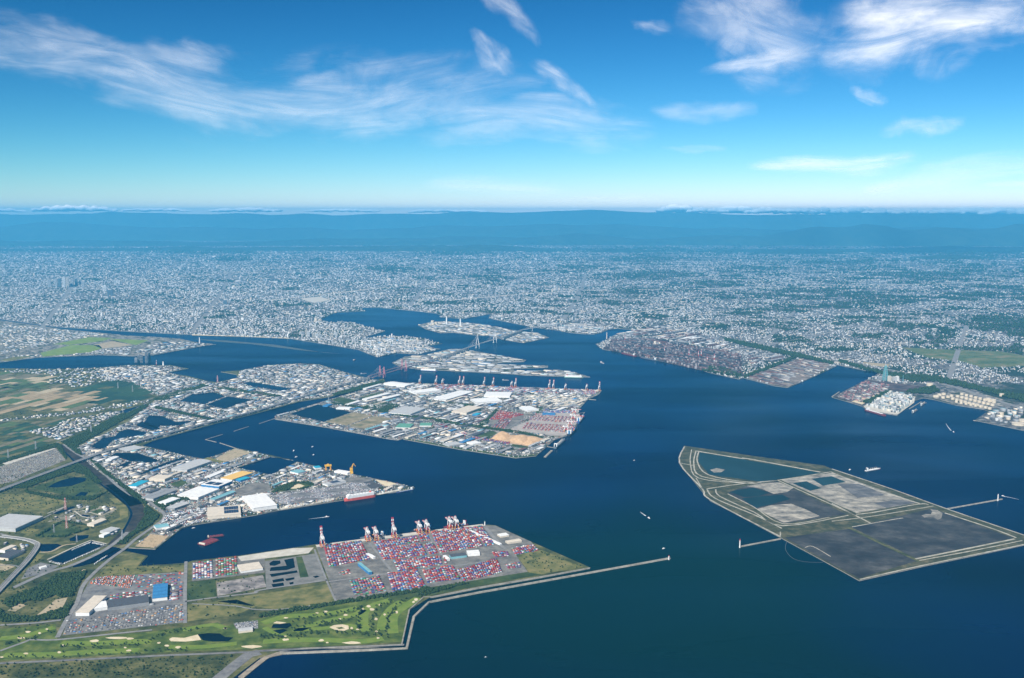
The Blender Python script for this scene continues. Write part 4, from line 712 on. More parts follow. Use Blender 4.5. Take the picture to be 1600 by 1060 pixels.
def fill(dist, q, ab, w, d, gap=10, prob=.85, h=(5, 12), pal=WHT, walls=('lgrey', 'grey', 'grey', 'grey', 'dgrey', 'cream'), ground=False, types=('flat', 'flat', 'gable', 'gable', 'multi')):
    g = q if ground else G(q); A, B = W(*ab[0]), W(*ab[1]); u_ = (B - A); u_.z = 0; u_.normalize(); e = Vector((-u_.y, u_.x, 0)); rot = math.atan2(u_.y, u_.x)
    us = [(p - g[0]).dot(u_) for p in g]; vs_ = [(p - g[0]).dot(e) for p in g]; rec = []; v = min(vs_); r = 0
    while v < max(vs_):
        dd = random.uniform(*d); u = min(us); r += 1
        while u < max(us):
            ww = w[0] + (w[1] - w[0]) * random.random() ** 1.6; c = g[0] + u_ * (u + ww / 2) + e * (v + dd / 2)
            if random.random() < prob: rec.append((c.x, c.y, ww, dd * random.uniform(.6, 1)))
            u += ww + random.uniform(.4, 2.2) * gap
        v += dd + gap * (2.0 if r % 3 == 0 else .8)
    if not rec: return
    X = np.array(rec); ok = np.ones(len(X), bool)
    for sx, sy in ((0, 0), (.48, .48), (-.48, .48), (.48, -.48), (-.48, -.48)):
        px = X[:, 0] + u_.x * sx * X[:, 2] + e.x * sy * X[:, 3]; py = X[:, 1] + u_.y * sx * X[:, 2] + e.y * sy * X[:, 3]
        ok &= inside(g, px, py) & free(px, py)
    for x, y, ww, dd in X[ok]:
        rf = random.choice(pal); BL.append(dict(x=x, y=y, w=ww, d=dd, h=random.uniform(*h), rot=rot, typ=random.choice(types), roof=rf, wall=random.choice(walls), dist=dist))
AY = (V('p', 587, 550)[0], V('p', 800, 468)[0]); AI = (V('r', 880, 210)[0], V('r', 1090, 155)[0]); AQ = (V('f', 0, 144)[0], V('f', 1288, 191)[0]); AN = (V('d', 950, 455)[0], V('d', 1300, 365)[0])
fill('triangular pier', YAT, AY, (20, 120), (14, 42), 11, .70)
fill('timber basin district', NORTHI, AN, (20, 140), (15, 44), 12, .70)
fill('container island', ISLEG, AI, (28, 190), (20, 52), 12, .76, ground=True)
fill('bridge pier', PIER, (V('k', 500, 680)[0], V('k', 1000, 705)[0]), (50, 170), (30, 60), 14, .75)
fill('power station island', POWER, (V('k', 960, 395)[0], V('k', 1380, 462)[0]), (30, 120), (25, 60), 14, .8)
fill('river spit', V('i', 830, 690, 930, 640, 1060, 620, 1230, 625, 1320, 636, 960, 698), (V('i', 960, 702)[0], V('i', 1350, 635)[0]), (30, 140), (20, 50), 12, .8)
fill('river spit', V('i', 0, 720, 200, 700, 620, 670, 830, 650, 830, 705, 620, 697, 250, 712, 0, 744), (V('i', 620, 700)[0], V('i', 830, 700)[0]), (20, 60), (16, 40), 14, .55)
fill('river spit', V('i', 0, 505, 400, 545, 700, 580, 300, 640, 0, 700), (V('i', 0, 505)[0], V('i', 400, 545)[0]), (20, 70), (16, 40), 16, .5)
fill('riverside farmland', V('d', 0, 70, 600, 60, 980, 50, 1020, 90, 900, 200, 800, 150, 450, 175, 330, 180, 160, 140, 0, 80), AX, (18, 60), (14, 32), 14, .5)
fill('riverside farmland', V('d', 60, 470, 200, 420, 420, 360, 560, 340, 700, 310, 830, 260, 640, 390, 480, 440, 330, 500), AX, (18, 60), (14, 32), 10, .75)
fill('riverside farmland', V('d', 0, 365, 420, 322, 700, 270, 900, 240, 880, 262, 640, 310, 420, 340, 0, 380), AX, (12, 30), (10, 22), 12, .7)
fill('riverside farmland', V('d', 180, 300, 420, 250, 600, 250, 560, 300, 300, 310), AX, (12, 26), (10, 20), 30, .4, h=(6, 9))
fill('river bend works', V('u', 560, 280, 700, 200, 960, 60, 1380, 110, 1330, 170, 1130, 330, 900, 290, 740, 270), AX, (14, 40), (12, 26), 14, .55)
fill('river bend works', V('u', 0, 520, 300, 540, 420, 560, 300, 640, 180, 740, 0, 700), AX, (14, 40), (12, 26), 10, .6); fill('river bend works', V('u', 1130, 440, 1240, 370, 1460, 330, 1500, 380, 1320, 470), AX, (14, 34), (12, 22), 10, .6)
fill('near logistics yard', V('a', 540, 590, 900, 540, 1080, 520, 1085, 620, 640, 670), (V('a', 640, 662)[0], V('a', 882, 628)[0]), (14, 36), (10, 20), 14, .45, h=(5, 9))
fill('steelworks shore', V('m', 330, 585, 800, 425, 1060, 475, 930, 565, 700, 665, 580, 650), (V('m', 330, 585)[0], V('m', 580, 655)[0]), (60, 240), (24, 45), 14, .7, pal=['brown', 'grey', 'dgrey', 'cream', 'grey', 'brown', 'dgrey'], walls=('dgrey', 'brown', 'grey'))
fill('steelworks', V('l', 650, 512, 740, 440, 900, 425, 1120, 430, 1400, 490) + V('m', 300, 395, 320, 560, 60, 530, -60, 505), (V('l', 920, 565)[0], V('l', 1130, 605)[0]), (60, 260), (30, 60), 16, .6, h=(14, 30), pal=['brown', 'dgrey', 'dgrey', 'dgrey', 'black', 'brown'], walls=('dgrey', 'black', 'brown'))
fill('mill terrace', V('l', 740, 395, 900, 355, 1200, 320, 1600, 400) + V('m', 250, 330, 600, 400, 740, 420, 420, 540, 300, 395) + V('l', 1120, 430, 900, 425), (V('l', 900, 365)[0], V('l', 1200, 325)[0]), (90, 320), (40, 80), 18, .7, h=(12, 22), pal=['cream', 'lgrey', 'grey', 'grey', 'brown', 'dgrey', 'white'], walls=('grey', 'dgrey', 'brown'))
fill('coal pier', V('n', 20, 640, 280, 510, 500, 540, 470, 590, 250, 700), (V('n', 0, 640)[0], V('n', 240, 715)[0]), (30, 110), (20, 40), 14, .6, pal=['brown', 'grey', 'lgrey', 'cream', 'maroon', 'dgrey', 'grey'])
fill('refinery', V('n', 280, 720, 480, 605, 680, 640, 670, 690, 540, 780), (V('n', 240, 715)[0], V('n', 540, 795)[0]), (20, 70), (16, 36), 12, .8, h=(10, 34), pal=['lgrey', 'white', 'teal', 'grey', 'cream'])
fill('refinery', V('n', 1230, 820, 1300, 765, 1590, 720, 1600, 880, 1500, 870, 1350, 850), (V('n', 240, 715)[0], V('n', 540, 795)[0]), (20, 60), (16, 36), 16, .6, h=(8, 26), pal=['lgrey', 'grey', 'dgrey', 'teal', 'cream'])
fill('harbour city quay', V('k', 30, 530, 160, 575, 320, 540, 500, 550, 680, 512, 600, 490, 540, 470, 620, 452, 290, 405, 0, 430), (V('k', 30, 530)[0], V('k', 160, 580)[0]), (50, 170), (30, 70), 14, .8)
fill('ferry quay', V('l', 0, 325, 240, 345, 480, 380, 580, 384, 690, 345, 560, 300, 200, 290, 0, 290), (V('l', 240, 350)[0], V('l', 580, 388)[0]), (60, 200), (40, 80), 16, .8)
for r in BL: r['size'] = r['w'] * r['d'] / (r['x'] ** 2 + r['y'] ** 2)
BL.sort(key=lambda r: -r['size']); NB = 235
CN_.update(maroon='maroon', pink='pale red', black='blackish'); groups = {}
for r in BL[:NB]:
    o = bpy.data.objects.new('warehouse', unit('wall', r['wall'])); o.location = (r['x'], r['y'], LZ + .3); o.rotation_euler = (0, 0, r['rot']); o.scale = (r['w'], r['d'], r['h']); link(o)
    link(bpy.data.objects.new('roof', unit(r['typ'], r['roof'])), o)
    if r['typ'] == 'flat': link(bpy.data.objects.new('roof_unit', unit('units', 'grey' if r['roof'] != 'grey' else 'lgrey')), o)
    groups.setdefault((CN_[r['roof']], TN_[r['typ']], r['dist']), []).append((PX((r['x'], r['y'], LZ))[0], o))
for (c, t, dist), L in groups.items():
    L.sort(key=lambda a: a[0])
    for i, (_, o) in enumerate(L):
        tail = '' if len(L) == 1 else ', the %s from left of these' % ordn(i + 1)
        tag(o, 'large %s %s warehouse in the %s%s' % (c, t, dist, tail), 'warehouse', 'warehouses and sheds')
def colr(k):
    return {'white': (.80, .79, .76), 'cream': (.64, .56, .45), 'lgrey': (.48, .48, .47), 'grey': (.28, .285, .29), 'dgrey': (.085, .09, .10), 'blue': (.045, .20, .42), 'teal': (.20, .42, .46), 'brown': (.15, .085, .075), 'green': (.13, .33, .23), 'maroon': (.20, .035, .04), 'pink': (.62, .22, .26), 'black': (.03, .03, .034)}[k]
mass_boxes('small_buildings', [(r['x'], r['y'], LZ + .3, r['w'], r['d'], r['h'], r['rot'], *colr(r['roof']), *colr(r['wall'])) for r in BL[NB:]], label='many smaller sheds and houses between the harbour basins and roads', cat='buildings')
# ---------------------------------------------------------------- clutter: parked cars and yard goods, too small to pick apart
CL = []
CARP = [(.70, .70, .70)] * 4 + [(.45, .46, .47)] * 3 + [(.05, .05, .06)] * 3 + [(.30, .05, .04), (.05, .12, .30), (.20, .21, .22)]
def clutter(q, ab, dx, dy, prob, size=(4.6, 2.0, 1.6), pal=CARP, jit=.15, wave=None, ground=False, useexc=False):
    g = q if ground else G(q); A, B = W(*ab[0]), W(*ab[1]); u = (B - A); u.z = 0; u.normalize(); e = Vector((-u.y, u.x, 0)); rot = math.atan2(u.y, u.x)
    us = [(p - g[0]).dot(u) for p in g]; vs = [(p - g[0]).dot(e) for p in g]
    U, Vv = np.meshgrid(np.arange(min(us), max(us), dx), np.arange(min(vs), max(vs), dy)); U = U.ravel() + rng.uniform(-jit, jit, U.size) * dx; Vv = Vv.ravel() + rng.uniform(-jit, jit, Vv.size) * dy
    X = g[0].x + U * u.x + Vv * e.x; Y = g[0].y + U * u.y + Vv * e.y
    k = inside(g, X, Y) & (rng.random(X.size) < prob)
    if wave: k &= (np.sin(U / wave[0]) + np.sin(Vv / wave[1] + 1) > wave[2])
    if useexc: k[k] = free(X[k], Y[k])
    for x, y in zip(X[k], Y[k]):
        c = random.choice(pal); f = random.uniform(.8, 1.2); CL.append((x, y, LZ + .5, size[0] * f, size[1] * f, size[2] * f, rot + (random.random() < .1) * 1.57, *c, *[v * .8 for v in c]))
clutter(V('q', 420, 430, 870, 360, 1180, 300, 1220, 385, 900, 450, 480, 500), (V('q', 480, 500)[0], V('q', 900, 450)[0]), 7, 5.5, .9, wave=(38, 22, -.15)); clutter(V('p', 700, 690, 860, 640, 1040, 620, 1060, 740, 860, 790, 640, 770), AY, 9, 7, .75, (8, 4, 3), CARP + [(.75, .75, .74)] * 4)
clutter(V('o', 0, 690, 540, 505, 650, 620, 480, 690, 300, 760, 140, 830, 0, 860), (V('o', 0, 690)[0], V('o', 540, 505)[0]), 6, 16, .75, pal=CARP + [(.60, .52, .36)] * 8)
clutter(V('a', 400, 722, 1085, 628, 1085, 735, 375, 808), (V('a', 375, 808)[0], V('a', 1085, 735)[0]), 12, 9, .42, (9, 3.2, 3), [(.12, .12, .13)] * 6 + [(.26, .26, .26)] * 4 + [(.55, .55, .54)] * 2 + [(.40, .08, .07), (.08, .20, .42), (.35, .30, .24), (.5, .28, .12)]); clutter(V('p', 860, 340, 1060, 270, 1240, 260, 1100, 330, 900, 390), AY, 6, 6, .8)
YG = [(.70, .69, .66)] * 3 + [(.42, .42, .41)] * 4 + [(.10, .10, .11)] * 4 + [(.35, .12, .09), (.10, .22, .38), (.45, .36, .24), (.20, .36, .36)]
for q, ab, sp, pr in ((YAT, AY, 17, .5), (NORTHI, AN, 19, .5), (ISLE, AI, 24, .45)): clutter(q, ab, sp, sp * .8, pr, (9, 5, 4), YG, .5, useexc=True)
clutter(V('l', 650, 512, 740, 440, 900, 428, 1120, 440, 1400, 500) + V('m', 300, 400, 320, 585, 60, 545, -60, 520), (V('l', 920, 565)[0], V('l', 1130, 605)[0]), 42, 34, .55, (26, 13, 24), [(.04, .036, .042), (.07, .056, .06), (.13, .075, .075), (.20, .17, .175), (.32, .29, .29)], .5)
clutter(V('n', 280, 720, 480, 605, 680, 640, 670, 690, 540, 780), AQ, 22, 18, .6, (10, 8, 22), [(.5, .52, .5), (.3, .34, .34), (.62, .60, .55), (.12, .16, .17)], .5); clutter(V('n', 30, 640, 280, 510, 480, 545, 250, 690), AQ, 26, 22, .4, (18, 8, 12), [(.20, .08, .08), (.32, .17, .17), (.2, .19, .185), (.10, .09, .09)], .5)
clutter(V('s', 0, 70, 400, 80, 900, 105, 1500, 125, 1480, 160, 800, 140, 0, 110), AQ, 15, 9, .7, (12.2, 7, 6), [(.42, .08, .08), (.30, .06, .08), (.12, .18, .36), (.55, .53, .52), (.35, .33, .33)], .2, wave=(120, 40, -.6)); clutter(V('f', 900, 180, 1270, 196, 1250, 215, 900, 200), AQ, 22, 14, .3, (10, 5, 5), YG, .4)
clutter(V('s', 760, 200, 1020, 160, 1400, 190, 1330, 265, 940, 255), AQ, 30, 24, .35, (18, 8, 6), [(.66, .60, .50), (.30, .30, .30), (.20, .24, .22)], .5)
clutter(V('b', 250, 742, 388, 724, 390, 770, 264, 772), (V('b', 250, 742)[0], V('b', 388, 724)[0]), 4, 12, .7)
mass_boxes('parked_cars_and_goods', CL, label='rows of parked cars and stored goods across the harbour yards', cat='cars')
# ---------------------------------------------------------------- shipping containers
CC = dict(red=(.33, .038, .032), maroon=(.17, .028, .036), blue=(.045, .10, .30), white=(.62, .62, .60), grey=(.26, .27, .28), orange=(.55, .15, .06), green=(.045, .24, .10), cyan=(.11, .34, .43), navy=(.03, .045, .12))
CWT = [28, 17, 17, 11, 7, 6, 4, 6, 4]; CK = list(CC)
CONT = []; dom = {}
def block(q, nlv=4, fillp=.85, weights=CWT, lane=3.6, bays=2, grow=1.0, size=(12.2, 2.44, 2.6), run=6):
    cq = (sum(p[0] for p in q) / 4, sum(p[1] for p in q) / 4); g = G([(cq[0] + (p[0] - cq[0]) * grow, cq[1] + (p[1] - cq[1]) * grow) for p in q]); tl, tr, br, bl = g; u = ((tr - tl) + (br - bl)); u.normalize(); L = ((tr - tl).length + (br - bl).length) / 2; D = ((bl - tl).length + (br - tr).length) / 2
    rot = math.atan2(u.y, u.x); nx = max(1, int(L / 13.2)); v = 0.0; row = 0
    while v < D - 2.5:
        for k in range(run):
            if v > D: break
            row += 1
            for i in range(nx):
                if i % 19 == 18: continue
                s = (i + .5) / nx; t = v / D; p = (tl * (1 - s) + tr * s) * (1 - t) + (bl * (1 - s) + br * s) * t
                # runs of like colour and height inside a bay
                hsh = noise.noise(Vector((p.x / 26, p.y / 15, nlv))) ; lv = int(round(nlv * (.5 + hsh * .9) + random.uniform(-.6, .6)))
                if random.random() > fillp: continue
                lv = max(0, min(nlv, lv)); key = (len(CONT) // 100000, round(tl.x), i // 3, row // 4); dom.setdefault(key, random.choices(CK, weights)[0]); base = dom[key] if random.random() < .42 else random.choices(CK, weights)[0]
                for z in range(lv):
                    c = base if random.random() < .5 else random.choices(CK, weights)[0]
                    CONT.append((p.x, p.y, LZ + .95 + z * 2.6, 12.0, 2.4, 2.55, rot, c, row, i + 1, z + 1))
            v += 2.75
        v += lane
for q, nl, fp in ((V('t', 150, 300, 440, 260, 510, 400, 190, 460), 4, .86), (V('t', 570, 265, 990, 200, 1010, 245, 600, 300), 4, .85), (V('t', 600, 315, 1030, 275, 1080, 350, 650, 405), 4, .85), (V('t', 1050, 185, 1440, 135, 1540, 280, 1120, 345), 5, .88), (V('t', 730, 415, 1140, 385, 1150, 440, 770, 500), 4, .7),
                  (V('t', 680, 530, 910, 505, 980, 630, 720, 670), 4, .85), (V('t', 970, 500, 1210, 470, 1260, 570, 1010, 600), 5, .85), (V('c', 440, 430, 660, 365, 690, 440, 480, 490), 4, .85), (V('c', 760, 300, 880, 280, 910, 310, 780, 335), 3, .8), (V('c', 640, 322, 730, 318, 735, 342, 660, 348), 3, .6), (V('c', 720, 395, 800, 380, 810, 410, 735, 418), 2, .6), (V('t', 260, 505, 350, 495, 370, 525, 270, 540), 2, .5)): block(q, nl, min(.95, fp + .08), grow=1.08)
block(V('b', 140, 362, 265, 350, 272, 450, 140, 465), 3, .8, [26, 16, 4, 12, 4, 4, 30, 4, 2]); block(V('b', 5, 385, 120, 368, 125, 468, 5, 480), 3, .6, [14, 14, 14, 40, 8, 2, 2, 4, 4]); block(V('a', 530, 505, 575, 470, 800, 455, 770, 535), 2, .85, [4, 6, 2, 20, 26, 42, 2, 2, 2]); block(V('a', 800, 460, 1090, 440, 1082, 515, 775, 532), 2, .14)
block(V('a', 650, 575, 890, 540, 890, 585, 650, 605), 2, .3); block(V('a', 995, 530, 1080, 520, 1082, 600, 998, 610), 2, .3)
for q in (V('s', 870, 400, 930, 345, 1320, 380, 1290, 430), V('s', 810, 480, 850, 430, 1300, 455, 1240, 520)): block(q, 4, .85, [30, 20, 6, 20, 6, 10, 1, 4, 6], lane=16)
block(V('s', 500, 400, 600, 312, 820, 350, 700, 382), 4, .8, [52, 14, 4, 10, 6, 12, 1, 1, 2]); block(V('s', 530, 470, 600, 400, 720, 395, 650, 480), 4, .7, [30, 22, 12, 14, 8, 6, 1, 4, 4], lane=14); block(V('s', 330, 570, 370, 555, 700, 610, 680, 625), 3, .8, [20, 10, 40, 6, 4, 16, 1, 2, 2]); block(V('s', 1020, 300, 1290, 310, 1270, 335, 1000, 330), 3, .7, [8, 8, 40, 12, 12, 4, 2, 10, 14]); block(V('s', 0, 445, 100, 440, 120, 470, 0, 490), 3, .7); block(V('s', 200, 510, 300, 515, 280, 540, 190, 535), 3, .7)
near = []                                   # the nearest yard block, its containers as individuals
cb = len(CONT); block(V('t', 352, 590, 600, 548, 660, 668, 392, 712), 4, .82, [20, 8, 20, 10, 8, 8, 16, 6, 4]); near = CONT[cb:]; CONT = CONT[:cb]
near.sort(key=lambda c: (c[0] ** 2 + c[1] ** 2)); CONT += near[300:]; near = near[:300]
cmesh = {}
for k, c in CC.items():
    b = MB(); b.box((0, 0, .5), (1, 1, 1)); cmesh[k] = b.mesh('shipping_container', plain('container_' + k, c))
for c in near:
    o = bpy.data.objects.new('shipping_container', cmesh[c[7]]); o.location = c[:3]; o.scale = c[3:6]; o.rotation_euler = (0, 0, c[6]); link(o)
    tag(o, '%s container in the nearest block, %s row from back, %s from left, %s tier' % (c[7], ordn(c[8]), ordn(c[9]), ['bottom', 'second', 'third', 'fourth'][c[10] - 1]), 'container', 'containers of the nearest yard block')
mass_boxes('container_stacks', [(*c[:7], *CC[c[7]], *CC[c[7]]) for c in CONT], label='stacks of red, blue and white shipping containers filling the harbour yards', cat='containers')
# ---------------------------------------------------------------- quay cranes
def make_crane(raised):
    root = empty('quay_crane', (0, 0, 0))
    RED, WHT_ = P['red'], P['white']
    for sx in (-11, 11):
        for sy in (0, -30):
            b = MB(); b.bar((sx, sy, 0), (sx * .82, sy, 24), 3.4); b.bar((sx * .82, sy, 24), (sx * .72, sy, 50), 3.0, mi=1); b.build('leg', [P['orange'] if sy else RED, WHT_], root)
    for sy in (0, -30):
        b = MB(); b.box((0, sy, 4), (25, 3.2, 3.2)); b.build('sill_beam', RED, root)
        b = MB(); b.box((0, sy, 49), (19, 3, 3.6)); b.build('cross_beam', WHT_, root)
    b = MB()
    for sx in (-8.5, 8.5): b.bar((sx, 0, 24), (sx, -30, 24), 2.8); b.bar((sx, 0, 24), (sx, -30, 48), 1.6)
    b.build('portal_brace', RED, root)
    b = MB()
    for sx in (-4, 4): b.box((sx, -22, 51), (2.6, 54, 4.4))
    b.build('trolley_girder', WHT_, root)
    b = MB(); b.box((0, -38, 57), (11, 16, 8)); b.build('machinery_house', P['white'], root)
    b = MB()
    for sx in (-7, 7): b.bar((sx, 0, 50), (sx * .25, -4, 76), 2.6); b.bar((sx, -30, 50), (sx * .25, -4, 76), 1.6)
    b.box((0, -4, 75), (7, 4, 3), mi=1); b.build('apex_frame', [WHT_, RED], root)
    a = R(78) if raised else R(0); b = MB(); n = 6; Lb = 56
    for i in range(n):
        t0, t1 = Lb * i / n, Lb * (i + 1) / n
        for sx in (-4, 4): b.bar((sx, 4 + t0 * math.cos(a), 51 + t0 * math.sin(a)), (sx, 4 + t1 * math.cos(a), 51 + t1 * math.sin(a)), 2.6, 4.0, mi=i % 2)
        b.bar((-4, 4 + t1 * math.cos(a), 51 + t1 * math.sin(a)), (4, 4 + t1 * math.cos(a), 51 + t1 * math.sin(a)), 1.8, mi=i % 2)
    b.build('boom', [WHT_, RED], root)
    for sx in (-2, 2):
        b = MB(); b.bar((sx, -4, 76), (sx * 1.6, 4 + Lb * .7 * math.cos(a), 52 + Lb * .7 * math.sin(a)), .9); b.bar((sx, -4, 76), (sx * 1.6, -46, 53), .9); b.build('stay', P['steel'], root)
    b = MB(); b.box((5, 10 if not raised else -6, 46), (4, 5, 4)); b.build('operator_cab', WHT_, root)
    return root
proto = {}
def crane(px, raised, qa, label, group, s=1.0):
    c = W(*px, LZ + .9); A, B = W(*qa[0]), W(*qa[1]); d = B - A
    if raised not in proto: o = proto[raised] = make_crane(raised)
    else: o = copy_tree(proto[raised])
    o.location = c; o.rotation_euler = (0, 0, math.atan2(d.y, d.x)); o.scale = (s, s, s); return tag(o, label, 'crane', group)
QN = (V('t', 70, 285)[0], V('t', 1470, 110)[0])
for i, (x, y, r) in enumerate(((123, 282, 1), (500, 233, 0), (568, 228, 0), (718, 206, 1), (930, 178, 0), (992, 168, 0), (1183, 142, 0), (1233, 138, 0))):
    crane(V('t', x, y)[0], r, QN, 'red and white quay crane%s, %s from left at the near container terminal' % (' with boom raised' if r else '', ordn(i + 1)), 'quay cranes of the near terminal')
for i, (x, y, r) in enumerate(((215, 152, 1), (310, 154, 1), (349, 156, 0), (447, 158, 1), (470, 159, 1), (594, 164, 1), (647, 166, 1), (757, 170, 0), (779, 171, 1), (979, 180, 1), (1003, 181, 1), (1075, 186, 0), (1200, 189, 0), (1274, 192, 1))):
    crane(V('f', x, y)[0], r, AQ, 'red and white quay crane, %s from left along the island\'s north quay' % ordn(i + 1), 'quay cranes of the island', .88)
EQ = (V('s', 1190, 545)[0], V('s', 1340, 300)[0])
for i, (x, y) in enumerate(((1300, 340), (1290, 395), (1262, 455), (1225, 505))): crane(V('s', x, y)[0], 0, (EQ[1], EQ[0]), 'pale red quay crane on the island\'s east berth, %s from the back' % ordn(i + 1), 'quay cranes of the east berth', .85)
# yellow cranes on the triangular pier
o = empty('goliath_crane', W(*V('q', 864, 228)[0], LZ + .5), .3)
for sx in (-16, 16):
    b = MB(); b.box((sx, 0, 16), (8, 22, 32), taper=.8); b.build('leg', P['orange'], o)
b = MB(); b.box((0, 0, 37), (46, 22, 10)); b.build('girder', plain('crane_yellow', (.75, .42, .04)), o); b = MB(); b.box((0, 0, 45), (12, 12, 6)); b.build('hoist_house', MATS['crane_yellow'], o); tag(o, 'squat yellow gantry crane on the north quay of the triangular pier', 'crane')
o = empty('harbour_crane', W(*V('q', 1045, 250)[0], LZ + .5), .3)
b = MB(); b.box((0, 0, 12), (24, 20, 24), taper=.7); b.build('base', MATS['crane_yellow'], o); b = MB(); b.box((0, 0, 31), (18, 18, 14)); b.build('cabin', MATS['crane_yellow'], o); b = MB(); b.bar((4, 0, 36), (16, 0, 70), 4); b.bar((16, 0, 70), (30, 0, 48), 3); b.bar((-6, 0, 38), (16, 0, 70), 2); b.build('jib', MATS['crane_yellow'], o); tag(o, 'yellow slewing crane with bent jib near the pier tip', 'crane')
# ---------------------------------------------------------------- ships and boats
def hull_mesh(L, B, D, bow=.22, stern=.06, fl=1.0):
    b = MB(); st = [(-.5, .82), (-.5 + stern, 1), (.5 - bow, 1), (.5 - bow * .45, .66), (.5 - bow * .12, .25), (.5, .03)]; vs = []
    for x, w in st:
        rk = .02 if x > .3 else 0
        vs += [(x * L - rk * L, -w * B / 2 * .86, 0), (x * L, -w * B / 2 * fl, D), (x * L, w * B / 2 * fl, D), (x * L - rk * L, w * B / 2 * .86, 0)]
    fs = []
    for i in range(len(st) - 1):
        a = i * 4; fs += [(a, a + 4, a + 5, a + 1), (a + 1, a + 5, a + 6, a + 2), (a + 2, a + 6, a + 7, a + 3)]
    fs += [(0, 1, 2, 3), (len(vs) - 4, len(vs) - 1, len(vs) - 2, len(vs) - 3)]; b.add(vs, fs); return b
def ship(kind, A, B, label, hull='hullgrey', beam=None, cat='ship', z=0.0, **k):
    """A stern, B bow, waterline pixels"""
    a, c = W(*A), W(*B); d = c - a; mid = (a + c) / 2; d = d * min(1, k.get('maxL', 34 if cat == 'boat' else 330) / d.length); a, c = mid - d / 2, mid + d / 2; L = d.length; Hs = min(L, 190) / L; Bm = beam or L * .15; o = empty(kind, (a + c) / 2 + Vector((0, 0, z)), math.atan2(d.y, d.x)); D = k.get('D', L * .05)
    hull_mesh(L, Bm, D).build('hull', P[hull], o)
    b = MB(); b.box((0, 0, D * .1), (L * .9, Bm * .87, D * .22)); b.build('boot_topping', P['maroon'], o)
    if kind == 'car_carrier':
        b = MB(); b.box((-L * .03, 0, D + L * .045), (L * .86, Bm * .98, L * .09)); b.build('superstructure', P['white'], o)
        b = MB(); b.box((L * .33, 0, D + L * .105), (L * .06, Bm, L * .035)); b.build('bridge', P['white'], o); b = MB(); b.box((-L * .36, 0, D + L * .11), (L * .05, Bm * .25, L * .045)); b.build('funnel', P['coral'], o)
        b = MB()
        for i in range(6): b.box((-L * .3 + i * L * .1, 0, D + L * .094), (L * .02, Bm * .5, L * .012))
        b.build('deck_vents', P['lgrey'], o); b = MB(); b.box((-L * .49, 0, D + L * .04), (L * .03, Bm * .4, L * .09)); b.build('stern_ramp', P['lgrey'], o)
    elif kind == 'container_ship':
        xb = k.get('xb', -.36); b = MB(); b.box((L * xb, 0, D + L * .07), (L * .06, Bm * .9, L * .14)); b.box((L * xb, 0, D + L * .135), (L * .04, Bm * 1.0, L * .018)); b.build('bridge', P['white'], o); b = MB(); b.box((L * (xb - .055), 0, D + L * .075), (L * .03, Bm * .3, L * .15)); b.build('funnel', P[k.get('fun', 'blue')], o)
        cs = [P['red'], P['blue'], P['white'], P['maroon'], P['orange']]; n = 9
        for i in range(n):
            x = -.30 + .66 * i / n
            if abs(x - xb) < .06: continue
            b = MB(); w_ = Bm * (.92 if x < .22 else .7)
            for j in range(5): h = random.choice([2.6, 5.2, 7.8]); b.box((L * x, -w_ / 2 + (j + .5) * w_ / 5, D + h / 2), (L * .058, w_ / 5.2, h), mi=random.randrange(5))
            b.build('container_bay', cs, o)
    elif kind in ('bulk_carrier', 'coaster'):
        b = MB(); b.box((-L * .40, 0, D + L * .05), (L * .08, Bm * .8, L * .10)); b.box((-L * .39, 0, D + L * .10), (L * .04, Bm * .95, L * .02)); b.build('bridge', P['white'], o); b = MB(); b.box((-L * .46, 0, D + L * .05), (L * .03, Bm * .3, L * .10)); b.build('funnel', P[k.get('fun', 'black')], o)
        for i in range(5):
            b = MB(); b.box((-L * .26 + i * L * .13, 0, D + L * .008), (L * .09, Bm * .55, L * .016)); b.build('hatch_cover', P[k.get('deck', 'brown')], o)
        for i in range(k.get('masts', 4)):
            b = MB(); x = -L * .19 + i * L * .13; b.bar((x, 0, D), (x, 0, D + L * .09), L * .010); b.bar((x, 0, D + L * .07), (x + L * .08, 0, D + L * .05), L * .006); b.build('deck_crane', P['cream'], o)
    elif kind == 'work_barge':
        for i in range(4):
            b = MB(); b.box((-L * .33 + i * L * .22, 0, D + 1.5), (L * .17, Bm * .8, 3)); b.build('hold', P['maroon'], o)
        b = MB(); b.box((-L * .45, 0, D + 4), (L * .06, Bm * .6, 8)); b.build('deckhouse', P['cream'], o)
    else:
        b = MB(); b.box((-L * .12, 0, D + L * .06), (L * .34, Bm * .7, L * .12), taper=.85); b.build('cabin', P['white'], o); b = MB(); b.box((-L * .06, 0, D + L * .15), (L * .14, Bm * .5, L * .07), taper=.8); b.build('wheelhouse', P['white'], o); b = MB(); b.bar((-L * .1, 0, D + L * .15), (-L * .1, 0, D + L * .36), L * .015); b.build('mast', P['steel'], o)
    if Hs < 1:
        for ch in o.children:
            if ch.name.split('.')[0] not in ('hull', 'boot_topping', 'container_bay', 'hold'): ch.location.z = D * (1 - Hs); ch.scale.z = Hs
    return tag(o, label, cat)
ship('car_carrier', V('q', 1226, 432)[0], V('q', 986, 470)[0], 'coral red car carrier with white upper decks moored at the triangular pier', 'coral', 32, D=18)
ship('coaster', V('q', 1530, 378)[0], V('q', 1395, 404)[0], 'small blue coaster moored at the tip of the triangular pier', 'hullblue', 16, D=5, deck='lgrey')
ship('container_ship', V('t', 655, 203)[0], V('t', 438, 226)[0], 'small grey container ship behind the left pair of cranes', 'hullgrey', 22, D=8); ship('container_ship', V('t', 1042, 152)[0], V('t', 858, 172)[0], 'dark container ship behind the middle pair of cranes', 'black', 22, D=8); ship('container_ship', V('t', 1338, 112)[0], V('t', 1135, 138)[0], 'maroon container ship behind the right pair of cranes', 'maroon', 24, D=9, fun='red')
